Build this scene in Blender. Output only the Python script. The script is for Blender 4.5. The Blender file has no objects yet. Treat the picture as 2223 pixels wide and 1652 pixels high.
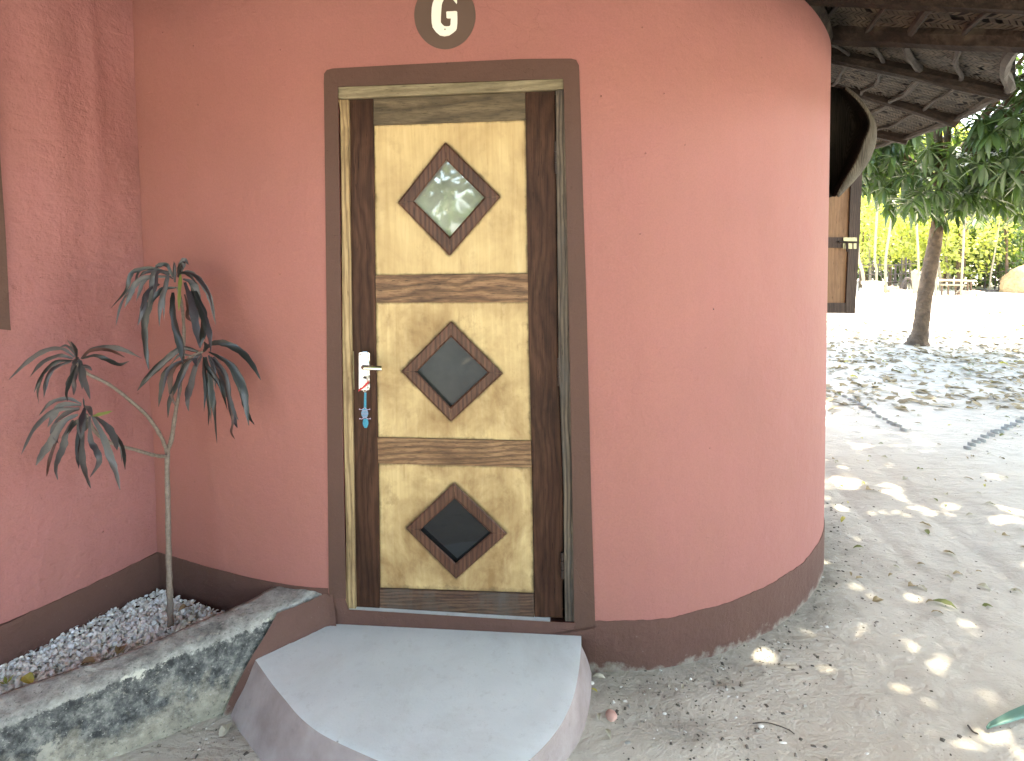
import bpy, bmesh, math, random
from mathutils import Vector, Matrix, noise

SC = bpy.context.scene
COL = SC.collection
rad = math.radians

# ------------------------------------------------------------------ camera
F, CX, PPY = 1240.0, 1111.5, 605.0          # focal length and principal point of the photograph (2223 x 1652 grid)
EYE = Vector((0, 0, 1.65))
CM = (Matrix.Rotation(rad(87.0), 3, 'X') @ Matrix.Rotation(rad(-0.8), 3, 'Z'))
cam_d = bpy.data.cameras.new("camera")
cam = bpy.data.objects.new("camera", cam_d)
COL.objects.link(cam)
cam.location = EYE
cam.rotation_euler = CM.to_euler()
cam_d.sensor_fit = 'HORIZONTAL'
cam_d.sensor_width = 36.0
cam_d.lens = 36.0 * F / 2223.0
cam_d.shift_y = -(826.0 - PPY) / 2223.0
cam_d.clip_start = 0.05
cam_d.clip_end = 600
SC.camera = cam

# ------------------------------------------------------------------ light
SUN_AZ, SUN_EL = 72.0, 60.0
world = bpy.data.worlds.new("World")
SC.world = world
world.use_nodes = True
wn = world.node_tree
wn.nodes.clear()
wo = wn.nodes.new('ShaderNodeOutputWorld')
wb = wn.nodes.new('ShaderNodeBackground')
ws = wn.nodes.new('ShaderNodeTexSky')
ws.sky_type = 'NISHITA'
ws.sun_disc = False
ws.sun_elevation = rad(SUN_EL)
ws.sun_rotation = rad(SUN_AZ)
ws.air_density = 1.0
ws.dust_density = 4.0
ws.ozone_density = 1.0
wb.inputs['Strength'].default_value = 0.15
wn.links.new(ws.outputs[0], wb.inputs[0])
wn.links.new(wb.outputs[0], wo.inputs[0])
sl = bpy.data.lights.new("sun", 'SUN')
sl.energy = 2.2
sl.angle = rad(0.53)
sl.color = (1.0, 0.93, 0.80)
so = bpy.data.objects.new("sun", sl)
COL.objects.link(so)
sdir = Vector((math.sin(rad(SUN_AZ)) * math.cos(rad(SUN_EL)), math.cos(rad(SUN_AZ)) * math.cos(rad(SUN_EL)), math.sin(rad(SUN_EL))))
so.rotation_euler = sdir.to_track_quat('Z', 'Y').to_euler()
so.location = (6, 2, 12)
SC.view_settings.view_transform = 'Standard'
SC.view_settings.look = 'None'
SC.view_settings.gamma = 1.0
SC.view_settings.use_curve_mapping = False
SC.view_settings.exposure = 3.8
SC.view_settings.use_white_balance = True
SC.view_settings.white_balance_temperature = 6900
SC.view_settings.white_balance_tint = 4

# ------------------------------------------------------------------ helpers
def ray(px, py):
    return CM @ Vector(((px - CX) / F, -(py - PPY) / F, -1.0))

def G(px, py, z=0.0):                       # point at height z
    d = ray(px, py)
    t = (z - EYE.z) / d.z
    return EYE + d * t

def U(px, py, Y):                           # point at forward distance Y
    d = ray(px, py)
    return EYE + d * (Y / d.y)

def proj(p):
    q = CM.transposed() @ (Vector(p) - EYE)
    if q.z > -0.05:
        return None
    return (CX + F * q.x / -q.z, PPY - F * q.y / -q.z, -q.z)

# the wall plane that holds the door
A0 = Vector((-0.758, 2.238, 0)); B0 = Vector((0.303, 2.139, 0))
WS = (B0 - A0).normalized()
WN = Vector((WS.y, -WS.x, 0))               # towards the camera
if WN.y > 0: WN = -WN

def D(px, py, off=0.0):                     # point on the plane 'off' metres behind the wall face
    d = ray(px, py)
    p0 = A0 - WN * off
    t = (p0 - EYE).dot(WN) / d.dot(WN)
    return EYE + d * t

def cr(pts, n=8, closed=False):             # Catmull-Rom through points
    pts = [Vector(p) for p in pts]
    out = []
    m = len(pts)
    rng = range(m) if closed else range(m - 1)
    for i in rng:
        if closed:
            p0, p1, p2, p3 = pts[(i - 1) % m], pts[i], pts[(i + 1) % m], pts[(i + 2) % m]
        else:
            p1, p2 = pts[i], pts[i + 1]
            p0 = pts[i - 1] if i > 0 else p1 * 2 - p2
            p3 = pts[i + 2] if i + 2 < m else p2 * 2 - p1
        for k in range(n):
            t = k / n
            out.append(0.5 * ((2 * p1) + (p2 - p0) * t + (2 * p0 - 5 * p1 + 4 * p2 - p3) * t * t + (3 * p1 - p0 - 3 * p2 + p3) * t ** 3))
    if not closed:
        out.append(pts[-1].copy())
    return out

def base_of(parent):
    v = Vector((0, 0, 0))
    o = parent
    while o is not None:
        v = v + Vector(o.location)
        o = o.parent
    return v

def mesh(name, verts, faces, m=None, parent=None, smooth=False, origin=None, recalc=True):
    """verts in world space; linked as one mesh object under its parent"""
    b = base_of(parent) if parent else Vector(origin or (0, 0, 0))
    me = bpy.data.meshes.new(name)
    me.from_pydata([tuple(Vector(v) - b) for v in verts], [], faces)
    if recalc:
        bm = bmesh.new(); bm.from_mesh(me)
        bmesh.ops.recalc_face_normals(bm, faces=bm.faces)
        bm.to_mesh(me); bm.free()
    if m: me.materials.append(m)
    if smooth:
        for p in me.polygons: p.use_smooth = True
    o = bpy.data.objects.new(name, me)
    COL.objects.link(o)
    if parent: o.parent = parent
    else: o.location = b
    return o

def thing(name, label, cat, loc=(0, 0, 0), group=None):
    o = bpy.data.objects.new(name, None)
    o.empty_display_size = 0.1
    COL.objects.link(o)
    o.location = loc
    o['label'] = label; o['category'] = cat
    if group: o['group'] = group
    return o

def tag(o, label=None, cat=None, group=None, kind=None):
    if label: o['label'] = label
    if cat: o['category'] = cat
    if group: o['group'] = group
    if kind: o['kind'] = kind
    return o

class MB:
    def __init__(s): s.v = []; s.f = []
    def add(s, v, f):
        n = len(s.v); s.v += [Vector(x) for x in v]; s.f += [tuple(i + n for i in q) for q in f]
    def prism(s, front, back):
        n = len(front)
        f = [tuple(range(n)), tuple(range(2 * n - 1, n - 1, -1))]
        f += [(i, n + i, n + (i + 1) % n, (i + 1) % n) for i in range(n)]
        s.add(list(front) + list(back), f)
    def box(s, c, sx, sy, sz, ax=None):
        c = Vector(c)
        X, Y, Z = ax or (Vector((1, 0, 0)), Vector((0, 1, 0)), Vector((0, 0, 1)))
        P = [c + X * (i * sx / 2) + Y * (j * sy / 2) + Z * (k * sz / 2) for k in (-1, 1) for j in (-1, 1) for i in (-1, 1)]
        s.add(P, [(0, 1, 3, 2), (4, 6, 7, 5), (0, 4, 5, 1), (1, 5, 7, 3), (3, 7, 6, 2), (2, 6, 4, 0)])
    def tube(s, pts, rads, seg=8, cap=True, wob=0.0, seed=0):
        pts = [Vector(p) for p in pts]
        if not isinstance(rads, (list, tuple)): rads = [rads] * len(pts)
        up = Vector((0, 0, 1))
        rings = []
        prev = None
        rr = random.Random(seed)
        for i, p in enumerate(pts):
            t = (pts[min(i + 1, len(pts) - 1)] - pts[max(i - 1, 0)]).normalized()
            a = prev if prev is not None else (up if abs(t.z) < 0.9 else Vector((1, 0, 0)))
            u = (a - t * a.dot(t)).normalized(); prev = u
            w = t.cross(u)
            rings.append([p + (u * math.cos(2 * math.pi * k / seg) + w * math.sin(2 * math.pi * k / seg)) * rads[i] * (1 + wob * rr.uniform(-1, 1)) for k in range(seg)])
        v = [q for r in rings for q in r]
        f = [(i * seg + k, i * seg + (k + 1) % seg, (i + 1) * seg + (k + 1) % seg, (i + 1) * seg + k) for i in range(len(pts) - 1) for k in range(seg)]
        if cap:
            f += [tuple(range(seg - 1, -1, -1)), tuple((len(pts) - 1) * seg + k for k in range(seg))]
        s.add(v, f)
    def ball(s, c, r, seg=6, rings=4, sz=1.0):
        c = Vector(c)
        v = [c + Vector((0, 0, r * sz))]
        for i in range(1, rings):
            a = math.pi * i / rings
            for k in range(seg):
                b = 2 * math.pi * k / seg
                v.append(c + Vector((r * math.sin(a) * math.cos(b), r * math.sin(a) * math.sin(b), r * sz * math.cos(a))))
        v.append(c - Vector((0, 0, r * sz)))
        f = [(0, 1 + k, 1 + (k + 1) % seg) for k in range(seg)]
        for i in range(rings - 2):
            for k in range(seg):
                f.append((1 + i * seg + k, 1 + (i + 1) * seg + k, 1 + (i + 1) * seg + (k + 1) % seg, 1 + i * seg + (k + 1) % seg))
        n = len(v) - 1
        f += [(n, 1 + (rings - 2) * seg + (k + 1) % seg, 1 + (rings - 2) * seg + k) for k in range(seg)]
        s.add(v, f)
    def build(s, name, m, parent=None, smooth=False, origin=None, recalc=True):
        return mesh(name, s.v, s.f, m, parent, smooth, origin, recalc)

# ------------------------------------------------------------------ materials
def new_mat(name):
    m = bpy.data.materials.new(name); m.use_nodes = True
    nt = m.node_tree; nt.nodes.clear()
    out = nt.nodes.new('ShaderNodeOutputMaterial')
    bs = nt.nodes.new('ShaderNodeBsdfPrincipled')
    nt.links.new(bs.outputs[0], out.inputs[0])
    return m, nt, bs, out

def N(nt, typ, **kw):
    n = nt.nodes.new(typ)
    for k, v in kw.items():
        if k in n.inputs.keys() if hasattr(n.inputs, 'keys') else False: n.inputs[k].default_value = v
        else: setattr(n, k, v)
    return n

def coords(nt, scale=(1, 1, 1), rot=(0, 0, 0), kind='Object'):
    tc = nt.nodes.new('ShaderNodeTexCoord')
    mp = nt.nodes.new('ShaderNodeMapping')
    mp.inputs['Scale'].default_value = scale
    mp.inputs['Rotation'].default_value = rot
    nt.links.new(tc.outputs[kind], mp.inputs[0])
    return mp.outputs[0]

def tex(nt, vec, scale, detail=6, rough=0.55, dist=0.0):
    n = nt.nodes.new('ShaderNodeTexNoise')
    n.inputs['Scale'].default_value = scale
    n.inputs['Detail'].default_value = detail
    n.inputs['Roughness'].default_value = rough
    n.inputs['Distortion'].default_value = dist
    nt.links.new(vec, n.inputs['Vector'])
    return n.outputs['Fac']

def ramp(nt, fac, stops, interp='LINEAR'):
    r = nt.nodes.new('ShaderNodeValToRGB')
    r.color_ramp.interpolation = interp
    e = r.color_ramp.elements
    while len(e) < len(stops): e.new(0.5)
    for i, (p, c) in enumerate(stops):
        e[i].position = p
        e[i].color = (c[0], c[1], c[2], 1) if isinstance(c, (tuple, list)) else (c, c, c, 1)
    nt.links.new(fac, r.inputs[0])
    return r.outputs[0]

def mix(nt, fac, a, b, mode='MIX'):
    n = nt.nodes.new('ShaderNodeMix'); n.data_type = 'RGBA'; n.blend_type = mode
    for sock, v in ((0, fac), (6, a), (7, b)):
        if isinstance(v, (int, float)): n.inputs[sock].default_value = v if sock == 0 else (v, v, v, 1)
        elif isinstance(v, (tuple, list)): n.inputs[sock].default_value = (v[0], v[1], v[2], 1)
        else: nt.links.new(v, n.inputs[sock])
    return n.outputs[2]

def math_n(nt, op, a, b=0.0):
    n = nt.nodes.new('ShaderNodeMath'); n.operation = op
    for i, v in enumerate((a, b)):
        if isinstance(v, (int, float)): n.inputs[i].default_value = v
        else: nt.links.new(v, n.inputs[i])
    return n.outputs[0]

def bump(nt, bs, h, dist, strength=1.0, prev=None):
    b = nt.nodes.new('ShaderNodeBump')
    b.inputs['Strength'].default_value = strength
    b.inputs['Distance'].default_value = dist
    nt.links.new(h, b.inputs['Height'])
    if prev is not None: nt.links.new(prev, b.inputs['Normal'])
    nt.links.new(b.outputs[0], bs.inputs['Normal'])
    return b.outputs[0]

def simple(name, c, rough=0.7, metal=0.0, var=0.25, scale=8, b=0.0, bs_scale=60, spec=0.5):
    m, nt, bs, out = new_mat(name)
    v = coords(nt)
    f = tex(nt, v, scale)
    col = ramp(nt, f, [(0.25, tuple(x * (1 - var) for x in c)), (0.75, tuple(min(1, x * (1 + var)) for x in c))])
    nt.links.new(col, bs.inputs['Base Color'])
    bs.inputs['Roughness'].default_value = rough
    bs.inputs['Metallic'].default_value = metal
    bs.inputs['Specular IOR Level'].default_value = spec
    if b: bump(nt, bs, tex(nt, v, bs_scale), b)
    return m

def plaster(name, c, streak=0.10, rough=0.75, lump=0.006, splash=False, lo=None):
    m, nt, bs, out = new_mat(name)
    v = coords(nt)
    a = tex(nt, v, 1.3, 5, 0.6)
    b = tex(nt, coords(nt, (9, 9, 1.2)), 1.4, 6, 0.6)
    s = tex(nt, coords(nt), 170, 3, 0.6)
    lo = lo or tuple(x * (1 - streak * 2) for x in c)
    col = ramp(nt, a, [(0.3, lo), (0.7, c)])
    hue = tex(nt, v, 4.5, 6, 0.65, 0.5)
    col = mix(nt, ramp(nt, hue, [(0.35, 0.0), (0.65, 0.35)]), col, (c[0] * 1.0, c[1] * 0.90, c[2] * 1.04))
    col = mix(nt, ramp(nt, b, [(0.3, 0.0), (0.75, streak * 3)]), col, tuple(x * 0.80 for x in c))
    col = mix(nt, ramp(nt, s, [(0.35, 0.22), (0.62, 0.0)]), col, tuple(x * 0.62 for x in c))
    d = tex(nt, v, 24, 6, 0.7)
    col = mix(nt, ramp(nt, d, [(0.66, 0.0), (0.8, 0.35)]), col, tuple(min(1, x * 1.25) for x in c))
    if splash:
        tcs = nt.nodes.new('ShaderNodeTexCoord'); sp_ = nt.nodes.new('ShaderNodeSeparateXYZ'); nt.links.new(tcs.outputs['Object'], sp_.inputs[0])
        hz_ = math_n(nt, 'ADD', math_n(nt, 'MULTIPLY', sp_.outputs[2], 9.0), math_n(nt, 'MULTIPLY', tex(nt, v, 16, 7, 0.7), 1.5))
        col = mix(nt, ramp(nt, hz_, [(0.72, 0.75), (1.15, 0.0)]), col, (0.30, 0.27, 0.23))
        col = mix(nt, ramp(nt, tex(nt, v, 60, 5, 0.7), [(0.66, 0.0), (0.74, 0.5)]), col, (0.26, 0.22, 0.19))
    # a few tiny pits and drips
    vo = nt.nodes.new('ShaderNodeTexVoronoi'); vo.inputs['Scale'].default_value = 9
    nt.links.new(v, vo.inputs['Vector'])
    pit = ramp(nt, vo.outputs['Distance'], [(0.018, 1.0), (0.035, 0.0)])
    col = mix(nt, math_n(nt, 'MULTIPLY', pit, 0.45), col, tuple(x * 0.45 for x in c))
    nt.links.new(col, bs.inputs['Base Color'])
    bs.inputs['Roughness'].default_value = rough
    bs.inputs['Specular IOR Level'].default_value = 0.35
    tw = tex(nt, coords(nt, (6, 6, 22), (0.35, 0.2, 0)), 1.0, 5, 0.6, 0.8)
    tw2 = tex(nt, coords(nt, (20, 20, 5), (0.1, -0.3, 0)), 1.0, 5, 0.6, 0.8)
    n0 = bump(nt, bs, tw, lump * 0.3)
    n0 = bump(nt, bs, tw2, lump * 0.2, 1.0, n0)
    v2 = nt.nodes.new('ShaderNodeTexVoronoi'); v2.feature = 'DISTANCE_TO_EDGE'; v2.inputs['Scale'].default_value = 1.9
    wv_n = nt.nodes.new('ShaderNodeVectorMath'); wv_n.operation = 'ADD'
    cn_ = nt.nodes.new('ShaderNodeTexNoise'); cn_.inputs['Scale'].default_value = 5; cn_.inputs['Detail'].default_value = 6
    nt.links.new(v, cn_.inputs['Vector']); nt.links.new(v, wv_n.inputs[0]); nt.links.new(cn_.outputs['Color'], wv_n.inputs[1]); nt.links.new(wv_n.outputs[0], v2.inputs['Vector'])
    crk = math_n(nt, 'MULTIPLY', ramp(nt, v2.outputs['Distance'], [(0.0, 1.0), (0.006, 0.0)]), ramp(nt, tex(nt, v, 1.6, 4, 0.6), [(0.52, 0.0), (0.60, 1.0)]))
    n0 = bump(nt, bs, math_n(nt, 'MULTIPLY', crk, -1.0), 0.0012, 0.8, n0)
    n1 = bump(nt, bs, tex(nt, v, 3.2, 5, 0.6), lump * 2.2, 1.0, n0)
    n2 = bump(nt, bs, tex(nt, v, 45, 6, 0.7), lump * 0.28, 1.0, n1)
    n3 = bump(nt, bs, s, 0.0007, 1.0, n2)
    bump(nt, bs, pit, 0.003, 1.0, n3)
    return m

def wood(name, dark, mid, light, axis='Z', scale=1.0, rough=0.45, contrast=1.0, wave=3.0, grey=None, seed=0.0, spec=0.3):
    m, nt, bs, out = new_mat(name)
    tc = nt.nodes.new('ShaderNodeTexCoord')
    def vec(along, across):
        mp = nt.nodes.new('ShaderNodeMapping')
        mp.inputs['Scale'].default_value = {'X': (along, across, across), 'Z': (across, across, along), 'Y': (across, along, across)}[axis]
        mp.inputs['Location'].default_value = (seed * 3.7, seed * 1.3, seed * 2.1)
        nt.links.new(tc.outputs['Object'], mp.inputs[0])
        return mp.outputs[0]
    # growth rings that wander along the board
    sep = nt.nodes.new('ShaderNodeSeparateXYZ'); nt.links.new(vec(1.0, 1.0), sep.inputs[0])
    cross = math_n(nt, 'ADD', sep.outputs[{'X': 2, 'Z': 0, 'Y': 0}[axis]], math_n(nt, 'MULTIPLY', sep.outputs[1], 0.6))
    wob = tex(nt, vec(1.6, 5.5), 1.4, 3, 0.5)
    ph = math_n(nt, 'ADD', math_n(nt, 'MULTIPLY', cross, 520.0 * scale), math_n(nt, 'MULTIPLY', wob, 22.0 * wave))
    ring = math_n(nt, 'ADD', math_n(nt, 'MULTIPLY', math_n(nt, 'SINE', ph), 0.5), 0.5)
    ring = math_n(nt, 'POWER', ring, 1.6)
    fib = tex(nt, vec(5.0, 190.0), 1.0, 5, 0.7)
    tone = tex(nt, vec(2.0, 14.0), 1.0, 5, 0.6, 0.5)
    col = ramp(nt, tone, [(0.30, mid), (0.68, light)])
    col = mix(nt, math_n(nt, 'MULTIPLY', ring, 0.62 * contrast), col, dark)
    col = mix(nt, ramp(nt, fib, [(0.36, 0.55 * contrast), (0.54, 0.0)]), col, tuple(x * 0.45 for x in dark))
    bl = tex(nt, vec(2.5, 5.0), 1.3, 6, 0.65)
    col = mix(nt, ramp(nt, bl, [(0.48, 0.0), (0.70, 0.65)]), col, tuple(x * 0.8 for x in dark))
    pore = tex(nt, vec(16.0, 240.0), 1.0, 2, 0.5)
    col = mix(nt, ramp(nt, pore, [(0.66, 0.0), (0.72, 0.7)]), col, tuple(x * 0.3 for x in dark))
    if grey:
        gg = tex(nt, coords(nt, (6, 6, 2)), 1.5, 8, 0.7)
        col = mix(nt, ramp(nt, gg, [(0.46, 0.0), (0.68, 0.85)]), col, grey)
    nt.links.new(col, bs.inputs['Base Color'])
    bs.inputs['Roughness'].default_value = rough
    bs.inputs['Specular IOR Level'].default_value = spec
    n1 = bump(nt, bs, fib, 0.0018)
    bump(nt, bs, ring, 0.0008, 0.6, n1)
    return m

PK = (0.335, 0.142, 0.118)
m_pink = plaster('salmon_plaster', PK, 0.06)
m_pink2 = plaster('salmon_plaster_rough', (0.350, 0.150, 0.137), 0.09, lump=0.014)
m_brown = plaster('brown_wall_paint', (0.125, 0.062, 0.047), 0.12, rough=0.7, lump=0.010, splash=True)
m_brown2 = plaster('door_surround_paint', (0.104, 0.054, 0.039), 0.10, rough=0.7)
m_disc = simple('emblem_brown_paint', (0.10, 0.062, 0.045), 0.6, var=0.12)
m_white = simple('white_paint', (0.80, 0.78, 0.68), 0.6, var=0.04)
m_jl = wood('tan_weathered_wood', (0.10, 0.06, 0.03), (0.32, 0.21, 0.10), (0.50, 0.37, 0.20), 'Z', 0.7, 0.65, 0.9, 0.8)
m_jr = wood('grey_weathered_wood', (0.025, 0.018, 0.016), (0.10, 0.072, 0.052), (0.20, 0.155, 0.11), 'Z', 0.9, 0.7, 1.2, 1.0, grey=(0.075, 0.068, 0.062))
m_jh = wood('olive_weathered_wood', (0.10, 0.08, 0.045), (0.20, 0.165, 0.10), (0.30, 0.25, 0.16), 'X', 0.5, 0.7, 0.7, 0.5)
m_stile = wood('dark_reddish_wood', (0.014, 0.006, 0.004), (0.048, 0.020, 0.012), (0.088, 0.042, 0.025), 'Z', 0.4, 0.5, 0.75, 1.5, spec=0.15)
m_top = wood('olive_brown_wood', (0.04, 0.028, 0.017), (0.10, 0.073, 0.042), (0.19, 0.145, 0.088), 'X', 0.22, 0.5, 0.9, 1.0)
m_rail = wood('striped_brown_wood', (0.045, 0.020, 0.011), (0.20, 0.105, 0.052), (0.34, 0.20, 0.105), 'X', 0.32, 0.45, 1.0, 1.6, seed=2.0)
m_rail2 = wood('straight_brown_wood', (0.065, 0.030, 0.015), (0.20, 0.105, 0.050), (0.32, 0.19, 0.098), 'X', 0.6, 0.45, 1.0, 0.8, seed=5.0)
m_bot = wood('bottom_rail_wood', (0.032, 0.016, 0.011), (0.085, 0.042, 0.027), (0.16, 0.095, 0.06), 'X', 0.8, 0.5, 1.1, 1.3, grey=(0.085, 0.072, 0.062), seed=3.0)
m_mould = wood('moulding_wood', (0.028, 0.011, 0.007), (0.085, 0.036, 0.022), (0.14, 0.066, 0.041), 'Z', 0.7, 0.40, 0.9, 0.8, seed=7.0)

def panel_mat(name, stain, seed):
    m, nt, bs, out = new_mat(name)
    v = coords(nt)
    tc = nt.nodes.new('ShaderNodeTexCoord')
    mp = nt.nodes.new('ShaderNodeMapping'); mp.inputs['Location'].default_value = (seed, seed * .7, seed * 1.9)
    mp.inputs['Scale'].default_value = (1, 1, 0.8)
    nt.links.new(tc.outputs['Object'], mp.inputs[0])
    w = mp.outputs[0]
    g = tex(nt, coords(nt, (30, 30, 1.6)), 1.5, 5, 0.6, 0.6)
    col = ramp(nt, g, [(0.25, (0.48, 0.345, 0.165)), (0.6, (0.585, 0.44, 0.225)), (0.9, (0.64, 0.505, 0.285))])
    bl = tex(nt, w, 5.0, 7, 0.62, 0.3)
    col = mix(nt, ramp(nt, bl, [(0.38, 0.0), (0.52, 0.42 * stain), (0.66, 0.90 * stain)]), col, (0.25, 0.150, 0.065))
    b2 = tex(nt, mp.outputs[0], 16.0, 8, 0.7)
    col = mix(nt, ramp(nt, b2, [(0.55, 0.0), (0.75, 0.6 * stain)]), col, (0.20, 0.12, 0.05))
    b3 = tex(nt, coords(nt, (70, 70, 6)), 1.0, 6, 0.7)
    col = mix(nt, ramp(nt, b3, [(0.60, 0.0), (0.74, 0.45)]), col, (0.22, 0.13, 0.06))
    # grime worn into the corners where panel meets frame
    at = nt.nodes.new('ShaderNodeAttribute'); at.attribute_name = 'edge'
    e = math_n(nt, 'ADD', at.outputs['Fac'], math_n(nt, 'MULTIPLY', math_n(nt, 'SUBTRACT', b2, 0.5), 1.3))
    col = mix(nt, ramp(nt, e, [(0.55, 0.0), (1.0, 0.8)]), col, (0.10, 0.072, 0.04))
    nt.links.new(col, bs.inputs['Base Color'])
    bs.inputs['Roughness'].default_value = 0.5
    bs.inputs['Specular IOR Level'].default_value = 0.2
    bump(nt, bs, b3, 0.0008)
    return m
m_panel = [panel_mat('pale_plywood_clean', 0.5, 1.0), panel_mat('pale_plywood_stained', 1.0, 4.3), panel_mat('pale_plywood_grimy', 1.1, 8.1)]

def glass_mat(name, dust_sheen, body=(0.012, 0.013, 0.014), ior=1.52):
    m, nt, bs, out = new_mat(name)
    v = coords(nt)
    d = tex(nt, v, 7, 7, 0.6)
    col = mix(nt, ramp(nt, d, [(0.3, dust_sheen * 0.4), (0.75, dust_sheen)]), body, (0.30, 0.31, 0.27) if ior < 2 else (0.36, 0.38, 0.33))  # grey dust tone also stands in for reflected brightness
    nt.links.new(col, bs.inputs['Base Color'])
    bs.inputs['Roughness'].default_value = 0.03
    bs.inputs['IOR'].default_value = ior
    bs.inputs['Specular IOR Level'].default_value = 0.5
    bump(nt, bs, tex(nt, v, 2.5, 2, 0.5), 0.003)
    return m
m_glass = [glass_mat('dusty_sheen_glass', 0.95, ior=2.5), glass_mat('hazy_glass', 0.13), glass_mat('dark_glass', 0.0)]

m_chrome = simple('chromed_metal', (0.75, 0.74, 0.70), 0.16, 1.0, 0.03)
m_dark = simple('dark_iron', (0.045, 0.030, 0.025), 0.5, 0.6, 0.3, 40)
m_black = simple('shadow_gap_black', (0.01, 0.009, 0.008), 0.9, 0, 0)
m_brass = simple('tarnished_brass', (0.30, 0.27, 0.17), 0.35, 1.0, 0.25, 60)
m_red = simple('red_ribbon', (0.45, 0.02, 0.025), 0.6, 0, 0.15)
m_blue = simple('blue_glass_bead', (0.10, 0.45, 0.62), 0.25, 0, 0.25, 300)
m_lilac = simple('lilac_glass_bead', (0.55, 0.45, 0.62), 0.25, 0, 0.2, 300)

def tread_mat():
    m, nt, bs, out = new_mat('pale_grey_floor_paint')
    v = coords(nt)
    a = tex(nt, v, 4, 6, 0.6)
    col = ramp(nt, a, [(0.3, (0.60, 0.63, 0.64)), (0.7, (0.69, 0.715, 0.72))])
    b = tex(nt, v, 28, 7, 0.7)
    col = mix(nt, ramp(nt, b, [(0.56, 0.0), (0.78, 0.45)]), col, (0.40, 0.39, 0.37))
    g2_ = tex(nt, coords(nt, (1, 1, 1), (0, 0, 0.8)), 2.2, 8, 0.7, 0.8)
    col = mix(nt, ramp(nt, g2_, [(0.48, 0.0), (0.72, 0.5)]), col, (0.47, 0.46, 0.44))
    g3_ = tex(nt, v, 210, 3, 0.7)
    col = mix(nt, ramp(nt, g3_, [(0.62, 0.0), (0.72, 0.35)]), col, (0.30, 0.28, 0.26))
    vo = nt.nodes.new('ShaderNodeTexVoronoi'); vo.inputs['Scale'].default_value = 7
    nt.links.new(v, vo.inputs['Vector'])
    sp = ramp(nt, vo.outputs['Distance'], [(0.02, 0.8), (0.045, 0.0)])
    col = mix(nt, sp, col, (0.16, 0.14, 0.13))
    nt.links.new(col, bs.inputs['Base Color'])
    bs.inputs['Roughness'].default_value = 0.55
    n1 = bump(nt, bs, tex(nt, v, 5, 5, 0.6), 0.004)
    bump(nt, bs, tex(nt, v, 120, 4, 0.6), 0.0005, 1.0, n1)
    return m
m_tread = tread_mat()

def riser_mat():
    m, nt, bs, out = new_mat('worn_purple_brown_cement')
    v = coords(nt)
    a = tex(nt, v, 6, 7, 0.6)
    col = ramp(nt, a, [(0.28, (0.22, 0.175, 0.168)), (0.5, (0.31, 0.260, 0.255)), (0.72, (0.39, 0.345, 0.34))])
    b = tex(nt, v, 15, 5, 0.6)
    col = mix(nt, ramp(nt, b, [(0.60, 0.0), (0.72, 0.5)]), col, (0.20, 0.165, 0.17))
    nt.links.new(col, bs.inputs['Base Color'])
    bs.inputs['Roughness'].default_value = 0.6
    n1 = bump(nt, bs, a, 0.006)
    bump(nt, bs, tex(nt, v, 90, 5, 0.7), 0.0008, 1.0, n1)
    return m
m_riser = riser_mat()

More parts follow.
